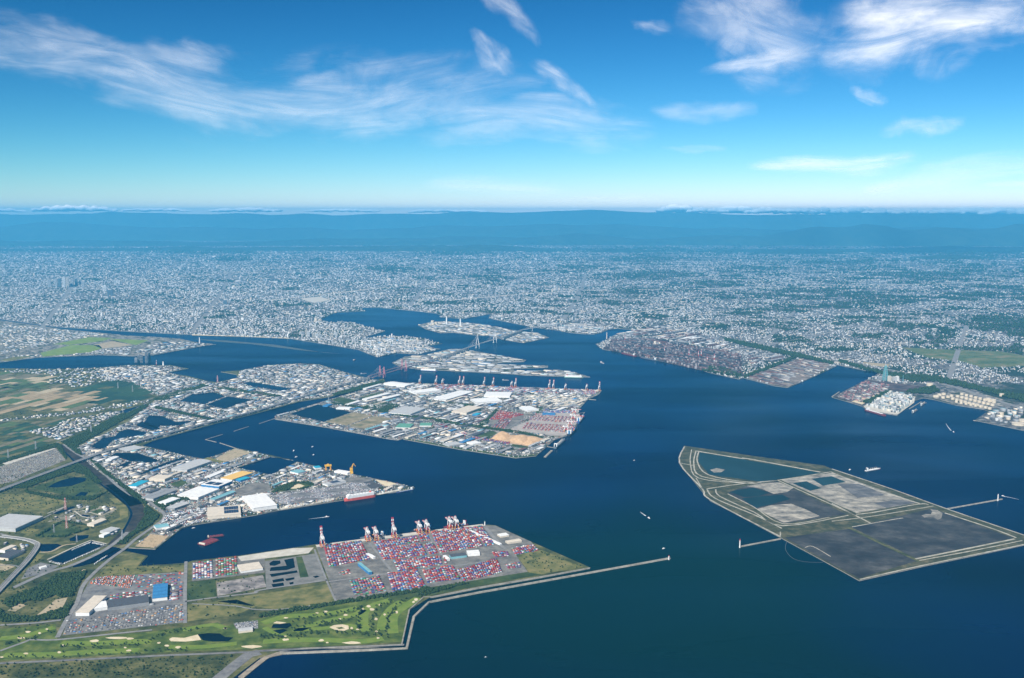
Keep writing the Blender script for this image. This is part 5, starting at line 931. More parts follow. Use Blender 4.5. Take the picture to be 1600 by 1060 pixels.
ship('work_barge', V('p', 1030, 955)[0], V('p', 1165, 900)[0], 'larger rust red work barge afloat off the pier', 'maroon', 70, 'barge', D=4); ship('work_barge', V('p', 1085, 885)[0], V('p', 1240, 865)[0], 'smaller tan work barge lashed behind the rust red one', 'brown', 30, 'barge', D=3)
ship('bulk_carrier', V('s', 1108, 660)[0], V('s', 1200, 575)[0], 'grey bulk carrier moored at the jetty south of the box yard', 'hullgrey', 30, D=12, deck='grey'); ship('container_ship', V('s', 1215, 565)[0], V('s', 1320, 450)[0], 'dark container ship at the southern east berth of the island', 'black', 36, D=14); ship('container_ship', V('s', 1318, 430)[0], V('s', 1378, 355)[0], 'white stacked container ship at the northern east berth of the island', 'hullblue', 34, D=14)
ship('bulk_carrier', V('n', 280, 752)[0], V('n', 448, 800)[0], 'maroon hulled tanker moored at the refinery pier', 'maroon', 34, D=12, masts=0, deck='white'); ship('bulk_carrier', V('l', 930, 575)[0], V('l', 800, 545)[0], 'rust coloured ore carrier moored at the steelworks quay', 'maroon', 34, D=14); ship('bulk_carrier', V('l', 1120, 612)[0], V('l', 950, 578)[0], 'grey ore carrier moored right of the rust coloured one', 'hullgrey', 34, D=14)
ship('coaster', V('n', 665, 775)[0], V('n', 710, 745)[0], 'nearer dark small tanker at the refinery jetty', 'hullgrey', 16, D=5); ship('coaster', V('n', 735, 715)[0], V('n', 780, 685)[0], 'farther dark small tanker at the refinery jetty', 'hullgrey', 16, D=5); ship('car_carrier', V('k', 520, 690)[0], V('k', 660, 697)[0], 'white ferry moored under the bridge pier', 'hullblue', 24, D=7); ship('car_carrier', V('l', 330, 748)[0], V('l', 490, 752)[0], 'white ferry with a green hull at the end of the bridge pier', 'green', 26, D=9)
ship('coaster', V('h', 265, 185)[0], V('h', 382, 165)[0], 'white coaster under way behind the reclaimed island', 'white', 18, D=6, deck='white'); ship('coaster', V('k', 1200, 770)[0], V('k', 1255, 772)[0], 'pale coaster passing in front of the bridge pier', 'lgrey', 12, D=4); ship('coaster', V('l', 632, 622)[0], V('l', 660, 632)[0], 'small white ship in the channel off the steelworks', 'white', 12, D=5); ship('coaster', V('j', 1405, 718)[0], V('j', 1456, 714)[0], 'small pale coaster left of the red bridge towers', 'lgrey', 12, D=4); ship('coaster', V('j', 1345, 610)[0], V('j', 1362, 600)[0], 'dark small ship in the far channel', 'black', 14, D=7)
BT = ((1008, 806, 1020, 814, 'white tug under way in the middle of the open water', 'motor_boat', 10), (1324, 736, 1332, 733, 'little boat left of the white coaster by the reclaimed island', 'motor_boat', 8), (1486, 673, 1494, 678, 'little boat running past the refinery jetties', 'motor_boat', 9), (507, 808.5, 515, 807.5, 'speedboat trailing a wake in the near channel', 'motor_boat', 7), (457, 706, 461, 703, 'little white boat off the tip of the sheltered basin', 'motor_boat', 8), (487, 699, 490, 698, 'tiny boat, upper of two north of the triangular pier', 'motor_boat', 8), (489, 711.5, 491, 710.5, 'tiny boat, lower of two north of the triangular pier', 'motor_boat', 8), (458, 716, 468, 713, 'pale moored barge off the tip of the sheltered basin', 'motor_boat', 12), (300, 826, 305, 825, 'tiny boat moored at the near pier shore', 'motor_boat', 6), (757, 1028, 761, 1027, 'tiny boat alone on the dark near water', 'motor_boat', 5), (990, 720, 992, 719.5, 'speck of a boat off the island corner', 'motor_boat', 6), (1035, 858, 1039, 857, 'tiny boat just beyond the breakwater end', 'motor_boat', 6), (1565, 775, 1570, 776, 'small boat leaving the island breakwater light', 'motor_boat', 7))
for x0, y0, x1, y1, l, nm, bm in BT: ship(nm, (x0, y0), (x1, y1), l, 'white' if y0 < 1000 else 'hullgrey', min(bm, 7), 'boat', D=2, maxL=12 if y0 > 1000 else 28)
# marina: moored boats along its two long edges
mb0 = empty('moored_boat', (0, 0, 0)); hull_mesh(14, 4.4, 2).build('hull', P['white'], mb0); b = MB(); b.box((-1, 0, 2.8), (6, 3, 2), taper=.8); b.build('cabin', P['lgrey'], mb0); first = True
for nm, (x0, y0, x1, y1), nb in (('upper edge', (850, 605, 1075, 512), 14), ('lower edge', (760, 765, 1180, 585), 16), ('left end', (590, 740, 720, 772), 8), ('right end', (1100, 517, 1235, 545), 9), ('outer canal', (1115, 772, 1265, 672), 8)):
    for k in range(nb):
        t = (k + .5) / nb; q = V('u', x0 + (x1 - x0) * t, y0 + (y1 - y0) * t)[0]; o = mb0 if first else copy_tree(mb0); first = False; o.location = W(*q, LZ + .9); o.rotation_euler = (0, 0, random.uniform(1.1, 1.6)); s_ = random.uniform(.9, 1.5); o.scale = (s_, s_, s_); tag(o, 'small white boat moored at the %s of the marina, %s from left' % (nm, ordn(k + 1)), 'boat', 'boats in the marina')
FO = mat('foam', [(.25, .32, .36), (.60, .64, .66)], 12)
def wake(pts, w0, w1, label):
    g = smooth_line(G(pts)); b = MB(); n = len(g)
    for i in range(n - 1):
        for t, k in ((i, 0), (i + 1, 1)): pass
        d = (g[i + 1] - g[i]).normalized(); nr = Vector((-d.y, d.x, 0)); wa = w0 + (w1 - w0) * i / (n - 1); wb = w0 + (w1 - w0) * (i + 1) / (n - 1)
        q = [g[i] - nr * wa, g[i + 1] - nr * wb, g[i + 1] + nr * wb, g[i] + nr * wa]; b.add([(p.x, p.y, .25) for p in q], [(0, 1, 2, 3)])
    tag(b.build('wake', FO), label, 'wake', kind='stuff')
wake([(507, 808.5), (500, 809.3), (492, 810.2), (482, 811.4)], 5, 1.0, 'white foam wake behind the speedboat in the near channel'); wake([(1009, 806.5), (1004, 803), (1000, 800)], 5, 1, 'short wake behind the tug in open water'); wake([(1486, 673), (1481, 667), (1478, 662)], 5, 1, 'short wake behind the boat by the refinery'); wake([(1569, 776), (1580, 778), (1592, 781)], 5, 1.5, 'wake of the boat beyond the island breakwater')
# ---------------------------------------------------------------- breakwaters and lights
BW = mat('breakwater_concrete', [(.17, .155, .125), (.27, .25, .21), (.38, .35, .29)], 30, detail=10)
def breakwater(pts, w, h, label, smooth=False):
    g = G(pts); g = smooth_line(g) if smooth else g; L, Q = ribbon_pts(g, w); b = MB()
    for i in range(len(g) - 1):
        q = [Q[i], Q[i + 1], L[i + 1], L[i]]; c = sum(q, Vector()) / 4
        vs = [(p.x, p.y, -2) for p in q] + [(g[i + k].x * .25 + p.x * .75, g[i + k].y * .25 + p.y * .75, h) for p, k in zip(q, (0, 1, 1, 0))]
        b.add(vs, [(4, 5, 6, 7), (0, 1, 5, 4), (1, 2, 6, 5), (2, 3, 7, 6), (3, 0, 4, 7)])
    return tag(b.build('breakwater', BW), label, 'breakwater')
breakwater(V('b', 520, 916, 1000, 898, 1270, 886, 1312, 700, 1400, 615) + V('c', 270, 612, 560, 556, 930, 490, 1514, 385) + [(1047, 873)], 15, 5.5, 'long pale breakwater wrapping the golf course and running out to sea')
breakwater(V('b', 640, 890, 1000, 880, 1240, 868, 1285, 660, 1370, 585) + V('c', 290, 583, 560, 530, 930, 466, 1215, 412), 8, 6, 'inner grey sea wall along the edge of the golf course')
breakwater(V('g', 582, 884, 905, 822), 11, 5, 'short pale breakwater on the left of the reclaimed island'); breakwater(V('h', 898, 486, 1342, 407), 11, 5, 'straight pale breakwater on the right of the reclaimed island')
breakwater(V('e', 398, 388, 490, 358), 9, 3, 'timber basin breakwater touching the island'); breakwater(V('e', 248, 433, 335, 405), 9, 3, 'free standing middle breakwater of the sheltered basin'); breakwater(V('e', 180, 452, 80, 482, 145, 498), 9, 3, 'hooked breakwater at the left of the sheltered basin'); breakwater(V('e', 165, 502, 270, 537), 8, 3, 'low breakwater joined to the triangular pier'); breakwater(V('e', 460, 578, 580, 602), 10, 3, 'narrow mole guarding the square dock of the pier')
breakwater(V('s', 1015, 740, 1080, 678), 22, 4, 'stubby jetty south of the bulk carrier'); breakwater(V('s', 1020, 640, 1110, 655), 6, 4, 'thin jetty leading to the bulk carrier'); breakwater(V('s', 1405, 203, 1490, 210), 14, 4, 'short jetty at the island\'s north east corner'); breakwater(V('s', 1330, 335, 1385, 325, 1350, 370), 6, 4, 'thin bent jetty at the island east side'); breakwater(V('n', 640, 740, 740, 680, 780, 690), 10, 4, 'refinery jetty between the two small tankers'); breakwater(V('n', 1170, 835, 1260, 845, 1350, 868), 14, 4, 'jetty before the right hand refinery'); breakwater(V('m', 1060, 745, 1120, 705), 14, 5, 'jetty at the tip of the coal pier')
FEN = mat('float_boom', [(.09, .11, .11)]); tag(strip('silt_fence', V('g', 960, 830, 945, 900, 1000, 970, 1100, 1000, 1240, 1005), 2, .6, FEN, thick=1.2, exc=False, kind=None), 'thin curved float line in the water by the island corner', 'float line')
def lighthouse(px, h, label, top='red'):
    o = empty('lighthouse', W(*px, 5)); b = MB(); b.cyl((0, 0, -5), 3.4, 2.4, h * .8 + 5, 12); b.build('tower', P['white'], o); b = MB(); b.cyl((0, 0, h * .8), 3.6, 3.6, 1.4, 12); b.build('gallery', P['white'], o); b = MB(); b.cyl((0, 0, h * .8 + 1.4), 2, 2, h * .2, 10, dome=2); b.build('lantern', P[top], o); return tag(o, label, 'lighthouse')
lighthouse(V('g', 585, 882)[0], 42, 'white lighthouse at the end of the island\'s left breakwater'); lighthouse(V('h', 1308, 412)[0], 36, 'white lighthouse at the end of the island\'s right breakwater', 'white'); lighthouse((1045, 873.5), 16, 'tiny light at the seaward end of the long breakwater'); lighthouse(V('t', 1480, 112)[0], 24, 'beacon at the terminal\'s outer quay corner', 'green')
# ---------------------------------------------------------------- expressway and cable-stayed bridges
VIA = mat('viaduct_concrete', [(.36, .36, .35), (.50, .49, .47)], 20)
def viaduct(pts, w, label, step=60, pier=True):
    g = smooth_line([W(*p) for p in pts], 6); L, Q = ribbon_pts(g, w); o = empty('expressway_viaduct', (0, 0, 0))
    for off, nm, ww, dz in ((-.25, 'carriageway', w * .44, 0), (.25, 'carriageway', w * .44, 0)):
        b = MB()
        for i in range(len(g) - 1):
            p, q = g[i].lerp(L[i], off * 2) if off > 0 else g[i].lerp(Q[i], -off * 2), g[i + 1].lerp(L[i + 1], off * 2) if off > 0 else g[i + 1].lerp(Q[i + 1], -off * 2)
            b.bar(p, q, ww, 3.0); 
        b.build(nm, ROADM, o)
    for S_ in (L, Q):
        b = MB()
        for i in range(len(g) - 1): b.bar(S_[i] + Vector((0, 0, 1.6)), S_[i + 1] + Vector((0, 0, 1.6)), 1.6, 4.4)
        b.build('parapet', VIA, o)
    if pier:
        acc = 0
        for i in range(len(g) - 1):
            seg = (g[i + 1] - g[i]); n = int((acc + seg.length) // step)
            for k in range(n):
                t = ((k + 1) * step - acc) / seg.length; c = g[i] + seg * min(max(t, 0), 1)
                b = MB(); rt = math.atan2(seg.y, seg.x); b.box((c.x, c.y, c.z / 2), (5, w * .5, c.z - 1), rt); b.box((c.x, c.y, c.z - 2.6), (6, w * .95, 2.4), rt); b.build('pier', VIA, o)
            acc = (acc + seg.length) - n * step
    return tag(o, label, 'viaduct')
T1, T2 = W(746.2, 544.3), W(773.4, 535.9); dC = (T2 - T1); LC = dC.length; dC.normalize()
N1a, N1b, N2a, N2b = W(593.8, 588.6), W(628.1, 578.2), W(600.2, 590.6), W(634.2, 580.4); NA = (N1a + N2a) / 2; NB_ = (N1b + N2b) / 2; dN = (NB_ - NA); LN = dN.length; dN.normalize()
H1, H2 = W(830.3, 517.5), W(856.6, 513.4); dH = (H2 - H1); LH = dH.length; dH.normalize()
def at_z(p, z): q = PX((p.x, p.y, z)); return (q[0], q[1], z)
nS, nE = NA - dN * LN * .5, NB_ + dN * LN * .5; cS, cE = T1 - dC * LC * .5, T2 + dC * LC * .5; hS, hE = H1 - dH * LH * .5, H2 + dH * LH * .5
viaduct([(-80, 797, 16), (0, 766, 16), (124, 720, 17), (185, 698.7, 18), (251, 680, 18), (343.5, 656, 18), (400, 642, 18), (469, 621, 20), (535, 601, 30), at_z(nS, 40)], 34, 'long grey expressway viaduct running from the left edge to the red bridge')
viaduct([at_z(nE, 40), (672, 563, 38), (699, 555, 40), at_z(cS, 47)], 34, 'short viaduct between the red and the white bridge'); viaduct([at_z(cE, 47), (800, 521.5, 42), at_z(hS, 42)], 34, 'short viaduct on the power station island'); viaduct([at_z(hE, 40), (885, 505, 26), (925, 498.5, 15), (977, 491, 12)], 34, 'far viaduct stretch beyond the last bridge', 120)
viaduct([V('u', 0, 440)[0] + (9,), V('u', 250, 470)[0] + (11,), V('u', 400, 510)[0] + (12,), V('u', 440, 560)[0] + (12,), V('u', 330, 720)[0] + (12,), V('u', 180, 880)[0] + (11,), V('u', 20, 1050)[0] + (10,), V('u', -120, 1200)[0] + (9,)], 26, 'curving flyover at the left edge beside the dark marina', 45)
def bridge(A, B, d, side, deckz, ht, w, mt, label, ncab=7, shape='A', paint=None):
    o = empty('cable_stayed_bridge', (0, 0, 0)); nr = Vector((-d.y, d.x, 0)); s, e = A - d * side, B + d * side; m = mt
    b = MB(); N = 14
    for i in range(N):
        p, q = s.lerp(e, i / N), s.lerp(e, (i + 1) / N); za = deckz + 5 * math.sin(math.pi * i / N); zb = deckz + 5 * math.sin(math.pi * (i + 1) / N); b.bar((p.x, p.y, za), (q.x, q.y, zb), w, 3.2)
    b.build('deck', ROADM, o)
    for sg in (-1, 1):
        b = MB(); p, q = s + nr * sg * w / 2, e + nr * sg * w / 2; mid = (p + q) / 2; b.bar((p.x, p.y, deckz + 1), (mid.x, mid.y, deckz + 6), 1.6, 5.5); b.bar((mid.x, mid.y, deckz + 6), (q.x, q.y, deckz + 1), 1.6, 5.5); b.build('edge_girder', P['white'] if paint is None else paint, o)
    for T in (A, B):
        tw = empty('pylon', (0, 0, 0)); tw.parent = o
        top = Vector((T.x, T.y, ht))
        for sg in (-1, 1):
            b = MB(); b.bar(T + nr * sg * w * .55 + Vector((0, 0, -2)), T + nr * sg * w * .62 + Vector((0, 0, deckz)), 7); b.bar(T + nr * sg * w * .62 + Vector((0, 0, deckz)), top + nr * sg * (2 if shape == 'A' else w * .4) - Vector((0, 0, ht * .18)), 6.4); b.bar(top + nr * sg * (2 if shape == 'A' else w * .4) - Vector((0, 0, ht * .18)), top + nr * sg * (1.5 if shape == 'A' else w * .36), 6); b.build('leg', m, tw)
        for zz, f in ((deckz - 5, .62), (deckz + (ht - deckz) * .55, .30 if shape == 'A' else .5)):
            b = MB(); b.bar(T + nr * w * f + Vector((0, 0, zz)), T - nr * w * f + Vector((0, 0, zz)), 5); b.build('cross_beam', m, tw)
        b = MB(); b.box((T.x, T.y, 1.5), (w * .7, w * 1.7, 5), math.atan2(d.y, d.x)); b.build('footing', VIA, tw)
        for k in range(1, ncab + 1):
            for dr in (-1, 1):
                x = d * dr * (side if dr * (1 if T is B else -1) > 0 else (B - A).length / 2) * k / (ncab + .4)
                for sg in (-1, 1):
                    b = MB(); q = T + x + nr * sg * w / 2; b.bar(top - Vector((0, 0, ht * (.16 - .14 * k / ncab))), (q.x, q.y, deckz + 3), .7 if paint is None else .5); b.build('cable', P['lgrey'], o)
    return tag(o, label, 'bridge', 'cable-stayed bridges over the harbour')
bridge(T1, T2, dC, LC * .5, 46, 185, 36, P['white'], 'largest cable-stayed bridge with tall white A-shaped towers'); bridge(N1a, N1b, dN, LN * .5, 40, 122, 16, P['pink'], 'farther of the twin cable-stayed bridges with red towers', 6, paint=P['pink']); bridge(N2a, N2b, dN, LN * .5, 40, 122, 16, P['pink'], 'nearer of the twin cable-stayed bridges with red towers', 6, paint=P['pink']); bridge(H1, H2, dH, LH * .5, 40, 95, 32, P['lgrey'], 'smallest and farthest cable-stayed bridge with pale grey towers', 5)
# ---------------------------------------------------------------- chimneys, tanks, masts, towers
def chimney(px, h, r, label, bands=('white',), z=LZ):
    o = empty('chimney', W(*px, z)); n = len(bands) if len(bands) > 1 else 2
    for i in range(n):
        b = MB(); t0, t1 = i / n, (i + 1) / n; b.cyl((0, 0, h * t0), r * (1 - .35 * t0), r * (1 - .35 * t1), h / n - .05, 14); b.build('flue_section', P[bands[i % len(bands)]], o)
    b = MB(); b.cyl((0, 0, h), r * .72, r * .72, 2.5, 14); b.build('rim', P['dgrey'], o); return tag(o, label, 'chimney')
chimney(V('k', 735, 305)[0], 135, 13, 'left of the two thick white power station chimneys'); chimney(V('k', 850, 322)[0], 130, 13, 'right of the two thick white power station chimneys'); chimney(V('l', 683, 425)[0], 95, 7, 'lone pale chimney at the tip of the steelworks', ('cream',)); chimney(V('i', 1248, 632)[0], 95, 8, 'slim white chimney on the tip of the river spit'); chimney(V('j', 1487, 495)[0], 60, 7, 'white chimney on the harbour city quay')
chimney(V('i', 978, 762)[0], 60, 4, 'small red and white chimney by the apartment towers', ('red', 'white', 'red', 'white')); chimney(V('i', 1021, 765)[0], 48, 10, 'white silo tower right of the apartment towers')
for i, (x, y, hh) in enumerate(((1165, 545, 75), (1368, 575, 95), (1447, 585, 90), (1470, 582, 90), (1520, 620, 70), (1578, 615, 95), (835, 445, 85), (1110, 485, 60), (1270, 490, 60))): chimney(V('l', x, y)[0], hh, 5, 'banded steelworks chimney in the dark plant, %s as built along its quay' % ordn(i + 1) if 0 else 'slim %s chimney over the steelworks, %s' % ('red and white' if i < 7 else 'pale', ['by the left rolling shed', 'in the middle of the plant', 'left of a close pair', 'right of a close pair', 'short one near the shore trees', 'at the right end of the plant', 'near the ore quay at the left', 'beside the squat furnace', 'behind the furnaces'][i]), ('white', 'red', 'white', 'pink') if i < 7 else ('lgrey',))
for i, (x, y, r, h) in enumerate(((1085, 480, 16, 55), (1122, 482, 12, 42), (990, 470, 14, 50))):
    o = empty('blast_furnace', W(*V('l', x, y)[0], LZ)); b = MB(); b.cyl((0, 0, 0), r * 1.4, r, h, 14, dome=8); b.build('furnace_shell', P['cream' if i < 2 else 'dgrey'], o); b = MB(); b.box((r * 1.8, 0, h * .35), (r * 1.6, r * 1.6, h * .7)); b.build('stove_house', P['grey'], o); b = MB(); b.bar((r * 2.6, 0, 0), (0, 0, h), 4); b.build('skip_hoist', P['brown'], o); tag(o, 'pale %s blast furnace in the steelworks' % ('taller', 'shorter')[i] if i < 2 else 'dark blast furnace left of the pale ones', 'furnace')
# turquoise lattice stack and boiler houses of the coal power station
c = W(*V('n', 440, 505)[0], LZ); o = empty('lattice_stack', c)
for sx in (-1, 1):
    for sy in (-1, 1):
        b = MB(); b.bar((sx * 26, sy * 26, 0), (sx * 7, sy * 7, 165), 4.5); b.build('leg', P['turq'], o)
for k in range(8):
    z0, z1 = 165 * k / 8, 165 * (k + 1) / 8; r0, r1 = 26 - 19 * k / 8, 26 - 19 * (k + 1) / 8; b = MB()
    for (ax, ay), (bx, by) in (((-1, -1), (1, -1)), ((1, -1), (1, 1)), ((1, 1), (-1, 1)), ((-1, 1), (-1, -1))): b.bar((ax * r0, ay * r0, z0), (bx * r1, by * r1, z1), 2); b.bar((bx * r0, by * r0, z0), (ax * r1, ay * r1, z1), 2); b.bar((ax * r1, ay * r1, z1), (bx * r1, by * r1, z1), 2)
    b.build('bracing', P['turq'], o)
b = MB(); b.cyl((0, 0, 0), 7, 6, 182, 12); b.build('flue', P['lgrey'], o); tag(o, 'tall turquoise lattice chimney of the coal power station', 'chimney')
for i, (x, y, w, h, m) in enumerate(((475, 510, 22, 58, 'cream'), (515, 505, 30, 42, 'lgrey'), (540, 505, 20, 50, 'white'), (400, 500, 30, 36, 'grey'))):
    o = empty('boiler_house', W(*V('n', x, y)[0], LZ), .3); b = MB(); b.box((0, 0, h / 2), (w * 1.2, w * 1.4, h)); b.build('hall', P[m], o); b = MB(); b.box((0, 0, h + 2.5), (w * .7, w * .8, 5)); b.build('roof_house', P['lgrey'], o); b = MB(); b.box((w * .9, -w * .2, h * .25), (w * .58, w, h * .5)); b.build('annex', P['grey'], o); tag(o, '%s power station boiler house, %s from left beside the turquoise stack' % (CN_[m], ordn([2, 3, 4, 1][i])), 'power house')
chimney(V('n', 587, 520)[0], 80, 3, 'thin turquoise mast right of the boiler houses', ('turq',))
# tank farm
TP = [(870, 640, 18), (890, 628, 18), (925, 622, 18), (920, 650, 16), (850, 640, 14), (960, 645, 16), (990, 636, 15)] + [(1000 + i * 34, 660 + i * 9, 15) for i in range(10)] + [(1040 + i * 36, 640 + i * 9, 16) for i in range(9)] + [(1075 + i * 38, 622 + i * 9.5, 15) for i in range(8)] + [(1030 + i * 40, 685 + i * 8, 12) for i in range(7)] + [(1295, 670, 22), (1335, 680, 22), (1405, 632, 20), (810, 545, 30), (1400, 790, 20), (1460, 825, 16)]
tank0 = None; TL = []
for x, y, r in TP:
    if tank0 is None:
        tank0 = bpy.data.objects.new('storage_tank', None); b = MB(); b.cyl((0, 0, 0), 1, 1, 1, 18, dome=.10); tank0 = b.build('storage_tank', P['beige']); b = MB(); b.cyl((0, 0, .97), 1.02, 1.02, .05, 18); b.build('rim', P['cream'], tank0); b = MB(); b.bar((1.02, 0, 0), (0, 1.02, 1), .07); b.build('stair', P['steel'], tank0); o = tank0
    else: o = copy_tree(tank0)
    o.location = W(*V('n', x, y)[0], LZ + .6); o.scale = (r * 1.15, r * 1.15, 19 if r < 20 else 25); TL.append((x, o))
TL.sort(key=lambda a: a[0])
for i, (_, o) in enumerate(TL): tag(o, 'beige round storage tank by the right shore, %s from the left' % ordn(i + 1), 'tank', 'storage tanks of the tank farm')
for i, (x, y) in enumerate(((618, 290), (648, 302), (625, 312))):
    o = copy_tree(tank0); o.location = W(*V('k', x, y)[0], LZ + .5); o.scale = (26, 26, 34); tag(o, 'pale round gas tank on the power station island, %s' % ('farthest back', 'rightmost', 'nearest')[i], 'tank', 'gas tanks of the power station')
for i, (x, y, r) in enumerate(((1545, 868, 55), (1590, 840, 45))):
    o = copy_tree(tank0); o.location = W(*V('n', x, y)[0], LZ + .5); o.scale = (r, r, 14); tag(o, 'huge low cream tank at the right edge of the refinery, %s' % ('nearer one', 'farther one')[i], 'tank')
o = empty('silo_cluster', W(*V('d', 643, 335)[0], LZ)); b = MB(); b.cyl((0, 0, 0), 9, 9, 24, 14, dome=3); b.build('silo', P['cream'], o); b = MB(); b.box((14, 0, 6), (14, 10, 12)); b.build('pump_house', P['white'], o); tag(o, 'cream water tank tower beside the farmland village', 'tank')
# tall apartment and office towers
def tower(px, w, d, h, m, label, name='apartment_tower', rot=.25, cat='tower', gm='glass'):
    o = empty(name, W(*px, LZ), rot); b = MB(); b.box((0, 0, h / 2), (w, d, h)); b.build('wall', P[m], o)
    nf = max(3, int(h / 16))
    b = MB()
    for i in range(nf):
        z = h * (i + .55) / nf; b.box((0, -d / 2 - .3, z), (w * .9, .8, h / nf * .45)); b.box((-w / 2 - .3, 0, z), (.8, d * .9, h / nf * .45)); b.box((w / 2 + .3, 0, z), (.8, d * .9, h / nf * .45))
    b.build('window_band', P[gm], o); b = MB(); b.box((0, 0, h + 3), (w * .5, d * .5, 6)); b.build('roof_house', P['lgrey'], o); return tag(o, label, cat)
for i, (x, y, w, h, m) in enumerate(((310, 274, 70, 190, 'lgrey'), (352, 272, 60, 190, 'lgrey'), (374, 272, 60, 200, 'hullgrey'), (402, 276, 60, 240, 'white'), (424, 276, 60, 240, 'cream'), (450, 272, 70, 185, 'lgrey'), (478, 270, 60, 190, 'hullgrey'), (505, 268, 60, 170, 'lgrey'), (520, 276, 70, 120, 'lgrey'), (725, 258, 90, 90, 'lgrey'), (740, 260, 80, 110, 'white'), (690, 330, 110, 130, 'hullgrey'), (655, 300, 80, 110, 'white'), (1408, 385, 70, 90, 'hullgrey')), 1):
    tower(V('i', x, y)[0], w, w * .8, h, m, '%s skyscraper in the far city, %s from left' % ({'glass': 'dark glass', 'hullgrey': 'slate grey', 'white': 'white', 'cream': 'pale cream', 'lgrey': 'pale grey'}[m], ordn([1, 2, 3, 4, 5, 6, 7, 8, 9, 12, 13, 11, 10, 14][i - 1])), 'skyscraper', .2, 'skyscraper')
for i, (x, y) in enumerate(((850, 745), (868, 742), (885, 748), (915, 750), (935, 745))): tower(V('i', x, y)[0], 26, 26, (50, 80, 95, 135, 120)[i], ('lgrey', 'grey', 'grey', 'grey', 'hullgrey')[i], 'grey apartment tower beside the river mouth, %s from left' % ordn(i + 1), rot=.5)
for i, (x, y, h) in enumerate(((905, 395, 50), (925, 398, 60), (955, 402, 85), (970, 408, 70), (990, 405, 45), (1015, 412, 50), (1040, 412, 55), (1070, 415, 45), (1165, 415, 60), (1195, 412, 75))): tower(V('j', x, y)[0], 40, 30, h, ('white', 'lgrey', 'cream')[i % 3], 'pale apartment block on the harbour city waterfront, %s from left' % ordn(i + 1), 'apartment_block', .3, 'apartment block')
# masts and lattice pylons
def pylon(px, h, m1, label, m2=None, spread=.16, name='transmission_tower'):
    o = empty(name, W(*px, LZ)); s = h * spread / 2; b = MB()
    for sx in (-1, 1):
        for sy in (-1, 1): b.bar((sx * s, sy * s, 0), (sx * s * .15, sy * s * .15, h), h * .014)
    b.build('legs', P[m1], o)
    for k in range(3):
        z = h * (.66 + .13 * k); b = MB(); b.bar((-s * (1.6 - .3 * k), 0, z), (s * (1.6 - .3 * k), 0, z), h * .012); b.build('cross_arm', P[m2 or m1], o)
    b = MB()
    for k in range(6):
        z0, z1 = h * k / 6, h * (k + 1) / 6; r0, r1 = s * (1 - .85 * k / 6), s * (1 - .85 * (k + 1) / 6)
        for sg in (-1, 1): b.bar((-r0, sg * r0, z0), (r1, sg * r1, z1), h * .009); b.bar((r0, sg * r0, z0), (-r1, sg * r1, z1), h * .009)
    b.build('bracing', P[m2 or m1], o); return tag(o, label, 'pylon', 'steel pylons')
for k, x, y, h, m1, m2, l in (('o', 82, 602, 70, 'steel', None, 'grey power pylon in the fields at the left edge'), ('o', 350, 520, 70, 'steel', None, 'grey power pylon above the parking lot'), ('o', 888, 342, 65, 'steel', None, 'grey power pylon inside the long tree belt'), ('o', 1198, 160, 60, 'steel', None, 'grey power pylon by the far end of the tree belt'), ('d', 698, 178, 65, 'steel', None, 'left of two pylons in the dark green fields'), ('d', 784, 198, 65, 'steel', None, 'right of two pylons in the dark green fields'), ('v', 560, 160, 90, 'red', 'white', 'red and white pylon standing at the far inlet'), ('u', 775, 125, 75, 'red', 'white', 'farther red and white mast near the river bend'), ('u', 790, 345, 75, 'red', 'white', 'nearer red and white mast near the river bend'), ('u', 640, 395, 50, 'steel', None, 'thin grey mast in the meadow near the river bend'), ('u', 910, 510, 45, 'steel', None, 'thin grey mast beside the marina pond'), ('r', 535, 235, 70, 'steel', None, 'pylon beside the island basin'), ('u', 1450, 490, 60, 'steel', None, 'pylon at the river mouth bridge'), ('d', 540, 440, 60, 'steel', None, 'pylon on the south edge of the tree belt'), ('p', 300, 920, 55, 'steel', None, 'pylon on the river bank below the tree wedge'), ('d', 612, 650, 55, 'steel', None, 'pylon on the timber shore south of the expressway')):
    pylon(V(k, x, y)[0], h, m1, l, m2)
# ---------------------------------------------------------------- chip heaps
CH = mat('wood_chip', [(.48, .30, .16), (.68, .46, .27)], 14)
def heap(q, h, label, seed):
    g = G(q); c = sum(g, Vector()) / len(g); b = MB(); n = 28; rings = 6; vs = []; pts = smooth_line(g + [g[0]], 4)[:-1]; n = len(pts)
    for r in range(rings):
        t = r / rings
        for p in pts:
            x = p.lerp(c, t); zz = LZ + .6 + h * min(1, t * 2.1) * (.7 + .6 * noise.noise(Vector((x.x / 45, x.y / 45, seed)))); vs.append((x.x, x.y, zz if r else LZ + .5))
    vs.append((c.x, c.y, LZ + h)); fs = [(r * n + i, r * n + (i + 1) % n, (r + 1) * n + (i + 1) % n, (r + 1) * n + i) for r in range(rings - 1) for i in range(n)] + [((rings - 1) * n + i, (rings - 1) * n + (i + 1) % n, rings * n) for i in range(n)]
    b.add(vs, fs); return tag(b.build('wood_chip_heap', CH, smooth=True), label, 'heap', 'orange heaps on the island')
heap(V('s', 520, 570, 560, 535, 620, 502, 670, 520, 695, 535, 665, 572, 600, 588), 20, 'left orange wood chip heap on the island', 1); heap(V('s', 700, 600, 690, 580, 740, 546, 800, 535, 850, 545, 850, 590, 800, 620), 18, 'middle orange wood chip heap on the island', 2); heap(V('s', 855, 560, 900, 545, 985, 575, 940, 605, 880, 635, 810, 622, 850, 595), 16, 'right orange wood chip heap on the island', 3)
